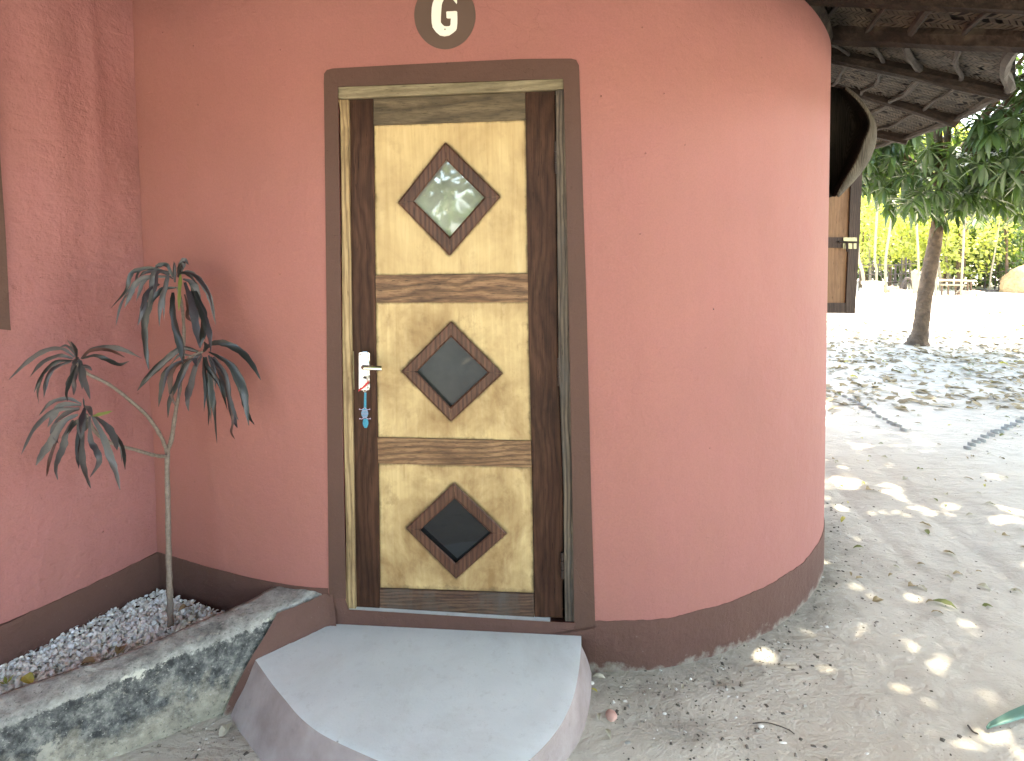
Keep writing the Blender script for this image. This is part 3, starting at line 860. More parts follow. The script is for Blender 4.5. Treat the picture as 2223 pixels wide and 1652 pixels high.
# bead key fob hanging from the key in the lock
KF = thing('key_ring', 'key in the door lock with red ribbon and blue beaded fob hanging below', 'key ring', D(792, 835, L0 - 0.03))
KO = L0 - 0.026
mb = MB(); mb.tube([D(790, 826, L0 - 0.012), D(790, 826, L0 - 0.035)], 0.002, 6)
fr = rrect(784, 822, 795, 830, 2.5, L0 - 0.036); mb.prism(fr, [p + WN * 0.002 for p in fr]); mb.build('key', m_chrome, KF)
mb = MB(); mb.tube([D(792 + 5.0 * math.sin(t * 2 * math.pi / 14), 841 - 10 * math.cos(t * 2 * math.pi / 14), KO) for t in range(15)], 0.0011, 6); mb.build('ring', m_chrome, KF)
mb = MB(); fr = [D(777, 850.5, KO - 0.006), D(779, 845, KO - 0.006), D(786, 840.5, KO - 0.008), D(793, 833, KO - 0.006), D(800.5, 826, KO - 0.004), D(799, 833, KO - 0.004), D(792, 841, KO - 0.006), D(784, 846.5, KO - 0.008)]
mb.prism(fr, [p - WN * 0.003 for p in fr]); mb.build('ribbon', m_red, KF)
bb = MB(); bl_ = MB()
def beadrow(y, x0, x1, m):
    n_ = max(1, int(round((x1 - x0) / 1.15)))
    for i in range(n_):
        x = x0 + (x1 - x0) * (i + .5) / n_
        m.ball(D(x, y, KO + 0.002 * math.sin(i * 2.1)), 0.0015, 6, 4, 0.95)
y = 853.0
while y < 886: beadrow(y, 792.5 - 1.6 - (y - 853) * .03, 793.5 + 1.6, bb); y += 1.55
y = 888.0
while y < 907:
    w = 6.3 * math.sin(math.pi * (y - 884) / 27.0) + 1.2
    beadrow(y, 791.8 - w, 791.8 + w, bb if int((y - 888) / 1.55) % 2 == 0 else bl_); y += 1.55
y = 909.5
while y < 929:
    w = 5.2 * math.sin(math.pi * (y - 904) / 27.5) + 0.6
    beadrow(y, 793.3 - w, 793.8 + w, bb); y += 1.55
for (yy, x0, x1, s) in ((887.5, 780.5, 802.5, 1.2), (908, 781, 803.8, 1.0)):
    for q in range(20):
        x = x0 + (x1 - x0) * q / 19
        bl_.ball(D(x, yy + 1.5 * math.sin(q * .5) * s, KO - 0.002), 0.0014, 6, 4)
    for x in (x0, x1): bl_.ball(D(x, yy + 1, KO - 0.002), 0.0024, 6, 4)
bb.build('bead_body', m_blue, KF, smooth=True)
bl_.build('bead_trim', m_lilac, KF, smooth=True)

# emblem over the door
def Z1(x, y): return (868.3 + x * 0.08855, y * 0.08855)
cs = []
for i in range(56):
    a = 2 * math.pi * i / 56
    x, y = Z1(1100 + 752 * math.cos(a) * (1 + .006 * math.sin(3 * a)), 350 + 855 * math.sin(a) * (0.93 if math.sin(a) < 0 else 1))
    cs.append(D(x, y, -0.0025))
mb = MB(); mb.prism(cs, [p - WN * 0.003 for p in cs]); emb = mb.build('painted_emblem', m_disc, HUT)
gp = [(1385, 92), (1345, 45), (1310, 0), (1260, -50), (1180, -80), (1110, -60), (1065, 0), (1035, 60), (1022, 110), (1012, 210), (1005, 300), (1000, 420), (998, 545), (1040, 600), (1085, 638), (1140, 645), (1200, 640), (1228, 630), (1238, 590), (1240, 540), (1248, 447), (1165, 445), (1140, 430), (1135, 300), (1142, 284), (1160, 280), (1270, 274), (1345, 268), (1385, 272), (1400, 290), (1404, 430), (1403, 560), (1390, 690), (1370, 740),
      (1300, 800), (1200, 868), (1090, 888), (980, 865), (880, 780), (800, 670), (778, 560), (768, 380), (780, 180), (800, 80), (830, 0), (900, -140), (1000, -220), (1120, -245), (1240, -210), (1330, -140), (1385, -170), (1396, -60), (1397, 60)]
vv = [D(*Z1(x, y), -0.0065) for x, y in gp]
from mathutils.geometry import tessellate_polygon
tri = tessellate_polygon([[Vector((x, -y, 0)) for x, y in gp]])
ng = len(vv); hb_ = base_of(HUT)
lv = [tuple(v - hb_) for v in vv] + [tuple(v - WN * 0.003 - hb_) for v in vv]
lf = [tuple(t) for t in tri] + [tuple(ng + i for i in reversed(t)) for t in tri] + [(i, (i + 1) % ng, ng + (i + 1) % ng, ng + i) for i in range(ng)]
me = bpy.data.meshes.new('letter_g'); me.from_pydata(lv, [], lf); me.materials.append(m_white)
lo_ = bpy.data.objects.new('letter', me); COL.objects.link(lo_); lo_.parent = emb; lo_['label'] = 'white hand painted capital G'
mb = MB(); mb.ball(D(*Z1(1102, 716), -0.009), 0.0026, 8, 5); mb.build('nail', m_dark, HUT, smooth=True)
for (sx_, sy_, sr_) in ((543, 271, .0035), (1549, 671, .0022), (1560, 668, .0016), (1478, 640, .0014)):
    q_ = None
    best = 1e9
    for p_ in LEFT_PTS + RIGHT_PTS:
        pp_ = proj((p_.x, p_.y, 1.6))
        if pp_ and abs(pp_[0] - sx_) < best: best = abs(pp_[0] - sx_); q_ = p_
    mb = MB(); mb.ball(U(sx_, sy_, q_.y - 0.001), sr_, 7, 4, 1.4); mb.build('speck', m_dark, HUT, smooth=True)

# ------------------------------------------------------------------ roof
EAVE = [(-3.1, 1.0), (-1.6, 0.72), (-0.3, 0.66), (0.9, 0.74), (1.72, 1.48), (2.162, 2.442), (2.678, 3.104), (2.948, 3.80), (3.06, 4.444), (2.98, 5.2), (2.6, 6.2), (1.7, 7.0), (0.3, 7.4), (-1.6, 7.3), (-3.0, 6.4), (-3.6, 4.8), (-3.6, 3.0)]  # unseen front overhang pushed out to deepen shade on the wall
EV = cr([Vector((x, y, 0)) for x, y in EAVE], 12, True)
APEX = Vector((-0.1, 4.3, 0))
EZ, SLP = 2.47, 0.386
def RP(i, d, dz=0.0):                      # point on the roof underside, d metres in from the eave
    n_ = len(EV); i = i % n_
    a = int(i); t = i - a
    e = EV[a].lerp(EV[(a + 1) % n_], t)
    w = (APEX - e); L = w.length; w.normalize()
    d = min(d, L)
    p = e + w * d
    return Vector((p.x, p.y, EZ + SLP * d + dz))
ROOF = bpy.data.objects.new('roof', None); COL.objects.link(ROOF); ROOF.parent = HUT; ROOF.location = (0, 0, 2.47)
mb = MB()
nE = len(EV)
ds = [0, 0.4, 0.8, 1.3, 2.0, 2.8, 9]
vv = [RP(i, d, 0.012) for i in range(nE) for d in ds]
k = len(ds)
mb.add(vv, [(i * k + j, ((i + 1) % nE) * k + j, ((i + 1) % nE) * k + j + 1, i * k + j + 1) for i in range(nE) for j in range(k - 1)])
mb.build('mat_backing', m_matback, ROOF)
mb = MB()
vv = [RP(i, d, 0.02 + (0.10 if d > 0 else 0.05) + 0.015 * noise.noise(Vector((i * .7, d * 5, 0)))) for i in range(nE) for d in ds] 
mb.add(vv, [(i * k + j, ((i + 1) % nE) * k + j, ((i + 1) % nE) * k + j + 1, i * k + j + 1) for i in range(nE) for j in range(k - 1)])
vv = [RP(i, 0, 0.013) for i in range(nE)] + [RP(i, 0, 0.07) for i in range(nE)]
mb.add(vv, [(i, (i + 1) % nE, nE + (i + 1) % nE, nE + i) for i in range(nE)])
mb.build('thatch', m_thatch, ROOF)
# woven mat: herringbone of split palm strips
rnd = random.Random(11)
wv = MB()
i0, i1 = 50.0, 114.0
d0 = -0.0
arc = 0.0; i = i0
step = 0.06
colw = 0.055
idx = i0
coli = 0
while idx < i1:
    e = RP(idx, 0); e2 = RP(idx + 0.5, 0)
    didx = 0.5 * colw / max(0.01, (e2 - e).length)
    d = 0.02
    sgn = 1 if coli % 2 == 0 else -1
    while d < 1.35:
        ll = didx * 0.62
        hl = 0.020
        wd = 0.0085 * rnd.uniform(0.8, 1.1)
        h1 = -0.004 - rnd.uniform(0, 0.004); h2 = -0.001 - rnd.uniform(0, 0.003)
        c = idx + didx * 0.5
        a = [RP(c - ll, d - sgn * hl - wd, h2), RP(c - ll, d - sgn * hl + wd, h2), RP(c, d + wd, h1 - .003), RP(c, d - wd, h1 - .003), RP(c + ll, d + sgn * hl + wd, h2), RP(c + ll, d + sgn * hl - wd, h2)]
        if rnd.random() > 0.04: wv.add(a, [(0, 1, 2, 3), (3, 2, 4, 5)])
        d += 0.0205
    idx += didx; coli += 1
wo2 = wv.build('woven_mat', m_mat, ROOF, recalc=False); tag(wo2, kind='stuff')
wo2['label'] = 'herringbone woven palm mat under the roof'
# rafters
def rafter(p_in, p_out, r0, r1, seed, sag=0.0):
    pts = []; rs = []
    for t in range(7):
        u = t / 6
        p = Vector(p_in).lerp(Vector(p_out), u)
        p.z += math.sin(u * math.pi) * sag + noise.noise(Vector((seed, u * 3, 0))) * 0.012
        pts.append(p); rs.append(r0 + (r1 - r0) * u)
    mb = MB(); mb.tube(pts, rs, 10, True, 0.07, seed)
    return mb.build('rafter', m_rafter, ROOF, smooth=False)
def ext(a, b, t): return a + (b - a) * t
a, b = U(1813, 58, 2.98), U(2223, 74, 2.36); rafter(ext(a, b, 0.0), ext(a, b, 1.12), 0.086, 0.072, 1)
a, b = U(1813, 117, 3.40), U(2192, 199, 3.10); rafter(ext(a, b, -0.6), b, 0.056, 0.050, 2)
a, b = U(1813, 176, 4.02), U(2080, 263, 3.80); rafter(ext(a, b, -0.6), b, 0.052, 0.048, 3)
a, b = U(1870, 278, 4.62), U(1973, 301, 4.44); rafter(ext(a, b, -2.5), b, 0.056, 0.053, 4)
for i, sd in ((7, 5), (16, 6), (25, 7), (34, 8), (43, 9), (52, 10), (112, 13), (122, 14)):
    rafter(RP(i, 1.5, -0.09), RP(i, -0.02, -0.09), 0.055, 0.05, sd)
# battens (curved sticks laid along the eave, above the rafters)
rnd = random.Random(3)
for d in (0.03, 0.22, 0.40, 0.57, 0.76, 0.95, 1.15):
    mb = MB()
    pts = [RP(i, d + 0.028 * noise.noise(Vector((i * .22, d * 9, 0))), -0.024 + 0.006 * noise.noise(Vector((i * .5, d * 7, 2)))) for i in range(44, 118, 2)]
    mb.tube(pts, (0.010 + 0.010 * ((d * 37) % 1)) if d > .1 else 0.022, 6, True, 0.22, int(d * 100))
    mb.build('batten', m_batten, ROOF)
# wall plate: dark log ring sitting on the wall
mb = MB()
allp = LEFT_PTS + RIGHT_PTS
mb.tube([Vector((p.x, p.y, wtop(p.x) + 0.075)) + (Vector((0.2, 4.2, 0)) - p).normalized() * 0.07 for p in allp[::2]], 0.075, 8, True, 0.06, 4)
mb.build('wall_plate', m_rafter, ROOF)

# ------------------------------------------------------------------ shutter and bark sheet on the far side of the hut
SH = bpy.data.objects.new('window_shutter', None); COL.objects.link(SH); SH.parent = HUT; SH.location = (1.8, -0.4, 1.2)
YS = 3.60
def SP(px, py, o=0.0): return U(px, py, YS - o)
def sh_piece(name, pts, m, o=0.0, t=0.03):
    mb = MB(); fr = [SP(x, y, o) for x, y in pts]
    mb.prism(fr, [p + Vector((0, t, 0)) for p in fr]); return mb.build(name, m, SH)
sh_piece('stile', [(1851, 300), (1875, 300), (1867, 501.6), (1856.4, 680.8), (1835.5, 680.5), (1843, 515)], m_shut)
sh_piece('stile', [(1765, 300), (1778, 300), (1762, 680), (1749, 679.5)], m_shut)
sh_piece('rail', [(1762.5, 657.5), (1836, 657.9), (1835.2, 680.3), (1762, 679.6)], m_shut, -0.002)
sh_piece('rail', [(1768, 514.5), (1843, 515.5), (1841.5, 538.5), (1767, 537.5)], m_shut, -0.002)
sh_piece('rail', [(1775, 300), (1850.5, 300), (1850, 322), (1774, 322)], m_shut, -0.002)
sh_piece('panel', [(1770, 318), (1851, 318), (1844, 518), (1768, 518)], m_shutp, -0.014, 0.008)
sh_piece('panel', [(1766, 536), (1842.5, 536), (1836.5, 660), (1763, 660)], m_shutp, -0.014, 0.008)
# sliding bolt
bo = MB()
bo.prism([SP(1831, 515.5, .004), SP(1860.5, 515.5, .004), SP(1860, 527, .004), SP(1831.5, 527, .004)], [SP(1831, 515.5, -.001), SP(1860.5, 515.5, -.001), SP(1860, 527, -.001), SP(1831.5, 527, -.001)])
for x0, x1 in ((1830, 1837), (1842, 1850), (1853, 1859.5)):
    bo.prism([SP(x0, 528, .005), SP(x1, 528, .005), SP(x1, 540, .005), SP(x0, 540, .005)], [SP(x0, 528, -.001), SP(x1, 528, -.001), SP(x1, 540, -.001), SP(x0, 540, -.001)])
bp = bo.build('bolt_plate', m_brass, SH)
mb = MB(); mb.tube([SP(1820, 525, .012), SP(1845, 525.5, .012), SP(1860, 526, .012)], 0.0055, 8); mb.tube([SP(1838, 526, .012), SP(1838.5, 546, .02)], 0.005, 6); mb.build('bolt', m_dark, SH)

# curled bark sheet hanging under the rafters beside the shutter
BS = thing('bark_sheet', 'curled dry bark sheet hanging under the eaves above the shutter', 'bark sheet', U(1850, 300, 3.45))
outx = [(189, 1835), (209.5, 1865), (239, 1882.6), (260, 1898), (285, 1902), (311, 1900), (342.6, 1889.6), (370.7, 1872), (397, 1849), (426.8, 1819.6)]
inx = [(191, 1833), (212, 1858), (240, 1878), (258, 1887), (280, 1888.5), (304, 1874), (334, 1866), (365, 1850), (396, 1829), (427, 1815)]
vv = []; R_ = len(outx)
for k_, ((yo, xo), (yi, xi)) in enumerate(zip(outx, inx)):
    t = k_ / (R_ - 1)
    b = math.sin(math.pi * min(1, t * 1.0 + .08))
    row = [U(1772, yi - 4 + 12 * t, 3.36), U(1795, yi - 3 + 6 * t, 3.46 + .03 * b), U((1800 + xi) / 2, yi - 1, 3.50 + .03 * b), U(xi * .7 + 1800 * .3, yi, 3.48 + .03 * b), U(xi - 1, yi, 3.34), U(xi, yi, 3.29), U((xi + xo) / 2, (yi + yo) / 2, 3.28 + 0.01 * b), U(xo - 0.6, yo, 3.31), U(xo, yo, 3.35), U(xo * .8 + 1800 * .2, yo, 3.52 + .03 * b)]
    vv += row
ncol = 10
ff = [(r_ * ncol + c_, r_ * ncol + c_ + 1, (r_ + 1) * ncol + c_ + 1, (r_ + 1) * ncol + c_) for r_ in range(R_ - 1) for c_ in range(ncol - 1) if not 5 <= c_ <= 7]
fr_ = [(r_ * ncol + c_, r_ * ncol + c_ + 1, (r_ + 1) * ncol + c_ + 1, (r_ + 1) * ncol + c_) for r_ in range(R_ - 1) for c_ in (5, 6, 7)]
m_sheet_shade = wood('bark_sheet_inner_shade', (0.008, 0.007, 0.005), (0.020, 0.017, 0.013), (0.04, 0.033, 0.025), 'Z', 1.0, 0.9, 1.0, 2.0, spec=0.1)  # inner side of the same bark, shade painted into its colour
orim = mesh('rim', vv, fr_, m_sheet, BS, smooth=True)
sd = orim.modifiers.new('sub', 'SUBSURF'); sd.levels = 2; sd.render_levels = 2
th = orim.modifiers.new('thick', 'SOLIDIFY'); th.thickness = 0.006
o = mesh('sheet', vv, ff, m_sheet_shade, BS, smooth=True)
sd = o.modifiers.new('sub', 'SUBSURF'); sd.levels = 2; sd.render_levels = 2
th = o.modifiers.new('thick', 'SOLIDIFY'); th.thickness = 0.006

# ------------------------------------------------------------------ left building
C_ = WALL_PTS[0]
LW = cr([Vector((-1.60, 2.60, 0)), Vector((-1.637, 2.542, 0)) , Vector((-1.775, 2.27, 0)), Vector((-1.905, 2.045, 0)), Vector((-2.08, 1.76, 0)), Vector((-2.5, 1.1, 0)), Vector((-3.1, 0.1, 0)), Vector((-4.2, -0.8, 0))], 16)
LW = [p for p in LW]
HB = thing('plastered_house', 'salmon plastered wall of the neighbouring building left of the planter', 'house', (-2.3, 1.9, 0))
zs = [-0.08 + i * 0.05 for i in range(58)]
v = []
for i, p in enumerate(LW):
    t = (LW[min(i + 1, len(LW) - 1)] - LW[max(i - 1, 0)]).normalized()
    o_ = Vector((-t.y, t.x, 0))
    if o_.x < 0: o_ = -o_
    for z in zs:
        q = Vector((p.x, p.y, z))
        fall = min(1, max(0, (i - 8) / 8))
        amp = 0.016 * fall
        dsp = amp * noise.noise(Vector((p.x * 3, p.y * 3, z * 1.6))) + 0.005 * fall * noise.noise(Vector((p.x * 11, p.y * 11, z * 6)))
        sdist = (p - C_).length
        dsp += 0.016 * math.exp(-((sdist - 0.32) / 0.085) ** 2) * min(1, max(0, (z - 1.15) / 0.9)) + 0.010 * math.exp(-((sdist - 0.17) / 0.03) ** 2) * min(1, max(0, (z - 1.6) / 0.6))
        v.append(q + o_ * dsp)
nz = len(zs)
f = [(i * nz + k, (i + 1) * nz + k, (i + 1) * nz + k + 1, i * nz + k + 1) for i in range(len(LW) - 1) for k in range(nz - 1)]
mesh('wall', v, f, m_pink2, HB, smooth=True)
LWr = [p for p in LW]
def plinth_l():
    v = []; n_ = 0
    for i, p in enumerate(LWr):
        t = (LWr[min(i + 1, len(LWr) - 1)] - LWr[max(i - 1, 0)]).normalized()
        o_ = Vector((-t.y, t.x, 0))
        if o_.x < 0: o_ = -o_
        o_ = o_ * 0.010 * min(1, max(0.3, (i - 8) / 8))
        z = 0.29 + 0.004 * noise.noise(Vector((i * .5, 0, 0)))
        v += [Vector((p.x, p.y, -0.06)) + o_, Vector((p.x, p.y, z)) + o_, Vector((p.x, p.y, z)) - o_]
    f = []
    for i in range(len(LWr) - 1):
        a, b = i * 3, i * 3 + 3
        f += [(a, b, b + 1, a + 1), (a + 1, b + 1, b + 2, a + 2)]
    mesh('painted_plinth', v, f, m_brown, HB)
plinth_l()
# brown painted border round the neighbouring window
LA, LB_ = Vector((-1.905, 2.045, 0)), Vector((-2.08, 1.76, 0))
lt = (LB_ - LA).normalized(); ln = Vector((-lt.y, lt.x, 0)); ln = ln if ln.x > 0 else -ln
def WL(px, py, off=0.012):
    d = ray(px, py); p0 = LA + ln * off
    t = (p0 - EYE).dot(ln) / d.dot(ln)
    return EYE + d * t
bt = [(24, 717), (22, 700), (12, 500), (1, 350), (-8, 200), (-14, 80)]
mb = MB()
ob = [WL(x, y) for x, y in bt] + [WL(-260, 40), WL(-260, 700 + 118)]
ob[-1] = WL(-260, 690)
mb.prism(ob, [p - ln * 0.02 for p in ob])
mb.build('window_surround_paint', m_brown2, HB)

# ------------------------------------------------------------------ planter kerb
KB = thing('planter_kerb', 'low lichen stained concrete kerb around the shell bed', 'kerb', G(400, 1420, 0.0))
in_t = [(628, 1255), (590, 1270), (555, 1290), (508, 1313), (440, 1340), (339, 1384), (237, 1425), (118, 1459), (0, 1500), (-180, 1560), (-420, 1640)]
ou_t = [(697, 1284), (640, 1308), (592, 1326), (545, 1352), (470, 1380), (406, 1401), (312, 1441), (203, 1486), (85, 1532), (-80, 1596), (-320, 1700)]
zt = [0.285, 0.282, 0.278, 0.272, 0.265, 0.26, 0.255, 0.25, 0.24, 0.235, 0.23]
ob_b = [None, None, None, (500, 1500), (440, 1562), (372, 1592), (290, 1625), (190, 1662), (80, 1708), (-80, 1790), (-320, 1930)]
st = []
for i in range(11):
    a = G(*in_t[i], zt[i]); b = G(*ou_t[i], zt[i] - 0.008)
    if ob_b[i] is None:
        c = b + Vector((0.012 + .02 * i, -0.02 - .02 * i, 0)); c.z = -0.04
    else:
        c = G(*ob_b[i], 0.0); c.z = -0.02
        if i == 3: c = G(495, 1545, 0.0)
    st.append((a, b, c))
IN = cr([s[0] for s in st], 20)[::1]; OU = cr([s[1] for s in st], 20); BO = cr([s[2] for s in st], 20)
v = []; wv_ = []
prof_n = 24
for a, b, c in zip(IN, OU, BO):
    row = []
    inner = a + (a - b).normalized() * 0.01; inner.z = 0.02
    pts = [(inner, 2.0)]
    for k_ in range(7):
        u = k_ / 6.0
        p = a.lerp(b, u); p.z -= 0.010 * (abs(u - 0.5) * 2) ** 4
        pts.append((p, 2.0 - 0.85 * u))
    for k_ in range(1, 14):
        u = k_ / 13.0
        p = b.lerp(c, u); p.z -= 0.010 * (1 - u) * 0.8
        o_ = (b - a).normalized()
        p += o_ * 0.012 * math.sin(u * math.pi)
        pts.append((p, 1.0 - u))
    for (p, w) in pts:
        nn_ = noise.noise(p * 9) * 0.010 + noise.noise(p * 26) * 0.008 + noise.noise(p * 60) * 0.004
        q = p + ((b - a).normalized() * nn_ + Vector((0, 0, nn_ * 0.8)))
        v.append(q); wv_.append(w)
cn = len(pts)
f = [(i * cn + k_, (i + 1) * cn + k_, (i + 1) * cn + k_ + 1, i * cn + k_ + 1) for i in range(len(IN) - 1) for k_ in range(cn - 1)]
ko = mesh('concrete_body', v, f, m_kerb, KB, smooth=True)
at = ko.data.attributes.new('worn', 'FLOAT', 'POINT'); at.data.foreach_set('value', wv_)
# salmon-brown paint carried over the kerb's end beside the step
def KF_(si, u):
    si = si * 2; i = max(0, min(len(OU) - 1.001, si)); a = int(i); t = i - a
    o_ = OU[a].lerp(OU[a + 1], t); b_ = BO[a].lerp(BO[a + 1], t); i_ = IN[a].lerp(IN[a + 1], t)
    w_ = (o_ - i_).normalized()
    return o_.lerp(b_, u) + w_ * (0.016 + 0.012 * math.sin(u * math.pi)) + Vector((0, 0, -0.006 * (1 - u)))
edge_s = [19, 23, 26, 28.0, 29.2, 30.2, 31.0, 31.6, 32.0, 32.2]
v = []; rowsn = len(edge_s)
for k_, es in enumerate(edge_s):
    u = k_ / (rowsn - 1)
    for j in range(16):
        s_ = -3 + (es + 3) * j / 15 + (0.5 * noise.noise(Vector((k_ * 1.3, 0, 0))) if j == 15 else 0)
        q = KF_(max(0, s_), u * 1.0) + (noise.noise(Vector((j * .6, k_ * .7, 0))) * 0.004) * Vector((1, -1, 0))
        if s_ < 0: q = q - WS * s_ * 0.012
        v.append(q)
f = [(k_ * 16 + j, k_ * 16 + j + 1, (k_ + 1) * 16 + j + 1, (k_ + 1) * 16 + j) for k_ in range(rowsn - 1) for j in range(15)]
mesh('painted_end', v, f, m_brown, KB, smooth=True)

# ------------------------------------------------------------------ shell bed
bed = [G(343, 1278, 0.145), G(500, 1330, 0.145), G(560, 1330, .145), G(470, 1375, 0.14), G(350, 1430, 0.14), G(120, 1500, 0.14), G(-60, 1560, 0.14), G(-260, 1560, .14), G(0, 1430, 0.145)]
mb = MB(); c = sum(bed, Vector()) / len(bed)
soilz = [Vector((p.x, p.y, 0.10)) for p in bed]
lo_b = [Vector((p.x, p.y, 0.0)) for p in bed]
mb.prism(soilz, lo_b)
tag(mb.build('bed_soil', simple('shell_bed_soil', (0.50, 0.49, 0.46), 0.95, 0, .3, 20), origin=c), 'soil under the shells in the planter', kind='structure')
def in_poly(x, y, poly):
    r = False; j = len(poly) - 1
    for i in range(len(poly)):
        if (poly[i].y > y) != (poly[j].y > y) and x < (poly[j].x - poly[i].x) * (y - poly[i].y) / (poly[j].y - poly[i].y) + poly[i].x: r = not r
        j = i
    return r
rnd = random.Random(21)
m_shell, nt, bs, out = new_mat('bleached_shell')
gi = nt.nodes.new('ShaderNodeNewGeometry')
col = ramp(nt, gi.outputs['Random Per Island'], [(0.0, (0.86, 0.85, 0.83)), (0.3, (0.92, 0.91, 0.89)), (0.6, (0.84, 0.85, 0.88)), (0.82, (0.90, 0.87, 0.80)), (0.96, (0.62, 0.56, 0.50)), (0.993, (0.30, 0.24, 0.19))], 'CONSTANT')
nt.links.new(mix(nt, 0.12, col, ramp(nt, tex(nt, coords(nt), 150, 3), [(0.3, 0.3), (0.7, 0.9)]), 'MULTIPLY'), bs.inputs['Base Color'])
bs.inputs['Roughness'].default_value = 0.55
sb = MB()
cnt = 0
minx = min(p.x for p in bed); maxx = max(p.x for p in bed); miny = min(p.y for p in bed); maxy = max(p.y for p in bed)
while cnt < 8500:
    x, y = rnd.uniform(minx, maxx), rnd.uniform(miny, maxy)
    if not in_poly(x, y, bed): cnt += 0.35; continue
    cnt += 1
    r_ = rnd.uniform(0.006, 0.0115)
    zc = 0.112 + rnd.uniform(0.010, 0.032) + 0.010 * noise.noise(Vector((x * 6, y * 6, 0)))
    R3 = Matrix.Rotation(rnd.uniform(0, 6.28), 3, 'Z') @ Matrix.Rotation(rnd.gauss(0, 0.7) + (math.pi if rnd.random() < .35 else 0), 3, 'X') @ Matrix.Rotation(rnd.gauss(0, 0.4), 3, 'Y')
    sx = rnd.uniform(0.75, 1.0)
    vs = [Vector((0, 0, 0.42 * r_))]
    for k_ in range(7):
        a = 2 * math.pi * k_ / 7
        vs.append(Vector((math.cos(a) * r_ * sx, math.sin(a) * r_ * (1.0 + 0.15 * math.sin(a)), 0)))
    for k_ in range(7):
        a = 2 * math.pi * k_ / 7
        vs.append(Vector((math.cos(a) * r_ * sx * .62, math.sin(a) * r_ * .62, 0.30 * r_)))
    vs = [R3 @ q + Vector((x, y, zc)) for q in vs]
    fs = [(0, 8 + k_, 8 + (k_ + 1) % 7) for k_ in range(7)] + [(8 + k_, 1 + k_, 1 + (k_ + 1) % 7, 8 + (k_ + 1) % 7) for k_ in range(7)]
    sb.add(vs, fs)
o = sb.build('shell_gravel', m_shell, smooth=True, origin=c, recalc=False)
tag(o, 'white seashells heaped in the planter corner', kind='stuff')

# ------------------------------------------------------------------ door step
ST = thing('door_step', 'half round pale grey cement step in front of the door', 'step', G(900, 1500, 0))
prs = [((704, 1341), None), ((628, 1382), None), ((550, 1424.5), (490, 1500)), ((574, 1459), (489, 1535)), ((595, 1488), (501, 1560)), ((621.5, 1520), (515, 1588)), ((642, 1545), (530, 1608)), ((665, 1567), (548, 1630)), ((694, 1588.5), (570, 1656)), ((728, 1607), (602, 1690)), ((768, 1625.5), (650, 1730)), ((812, 1645), (710, 1768)), ((880, 1675), (800, 1810)), ((960, 1700), (920, 1845)), ((1040, 1700), (1050, 1830)),
       ((1100, 1680), (1150, 1765)), ((1148, 1648), (1212, 1672)), ((1190, 1607), (1248, 1622)), ((1222, 1563), (1268, 1582)), ((1245, 1510), (1281, 1538)), ((1257, 1450), (1286, 1500)), ((1262, 1398), (1289, 1462))]
SZ = 0.15
topl = cr([G(*a, SZ) for a, b in prs[2:]], 6)
basel = cr([G(*b, 0.0) for a, b in prs[2:]], 6)
back = [D(1262, 1396, -0.001), D(704, 1340, -0.001)]
backp = [Vector((back[0].x, back[0].y, SZ)), Vector((back[1].x, back[1].y, SZ))]
poly = [G(628, 1382, SZ)] + topl + backp
cc = sum(poly, Vector()) / len(poly)
v = []; K = 14
for r_ in range(K + 1):
    for p in poly:
        q = cc.lerp(p, r_ / K); q.z = SZ + 0.0035 * noise.noise(q * 6) * (1 if r_ < K else .4)
        if r_ == K: q.z -= 0.004
        v.append(q)
npz = len(poly)
f = [(r_ * npz + i, r_ * npz + (i + 1) % npz, (r_ + 1) * npz + (i + 1) % npz, (r_ + 1) * npz + i) for r_ in range(1, K) for i in range(npz)]
f += [(i, npz + i, npz + (i + 1) % npz) for i in range(npz)]
mesh('tread', v, f, m_tread, ST, smooth=True)
v = []; K = 8
for a, b in zip(topl, basel):
    for k_ in range(K + 1):
        u = k_ / K
        p = a.lerp(b, u)
        p.z = (SZ - 0.004) * (1 - u ** 1.15) - 0.02 * u
        if k_ == 0: p = a.copy(); p.z = SZ - 0.004
        q = p + Vector((noise.noise(p * 8), noise.noise(p * 8 + Vector((9, 0, 0))), 0)) * 0.006 * (u > 0)
        v.append(q)
K += 1
f = [(i * K + k_, (i + 1) * K + k_, (i + 1) * K + k_ + 1, i * K + k_ + 1) for i in range(len(topl) - 1) for k_ in range(K - 1)]
mesh('riser', v, f, m_riser, ST, smooth=True)

# ------------------------------------------------------------------ dracaena in the planter
m_dl = [leaf_mat('dusty_green_leaf', (0.024, 0.022, 0.023), (0.075, 0.070, 0.072), 0.05, 0.42, 60),
        leaf_mat('dark_green_leaf', (0.007, 0.008, 0.007), (0.020, 0.020, 0.019), 0.05, 0.35, 60),
        leaf_mat('slate_purple_leaf', (0.014, 0.010, 0.013), (0.040, 0.032, 0.038), 0.05, 0.40, 60),
        leaf_mat('reddish_leaf', (0.04, 0.015, 0.013), (0.07, 0.03, 0.022), 0.06, 0.45, 60),
        leaf_mat('yellow_green_leaf', (0.10, 0.12, 0.03), (0.16, 0.18, 0.05), 0.2, 0.45, 60)]
base = G(371, 1364, 0.13)
PL = thing('dracaena_plant', 'slender branching plant with four drooping tufts of dark strap leaves', 'plant', base)
def Zp(x, y): return (x * 0.368, 521 + y * 0.368)
YT, YR, YL, YB = 2.20, 2.20, 1.99, 1.95
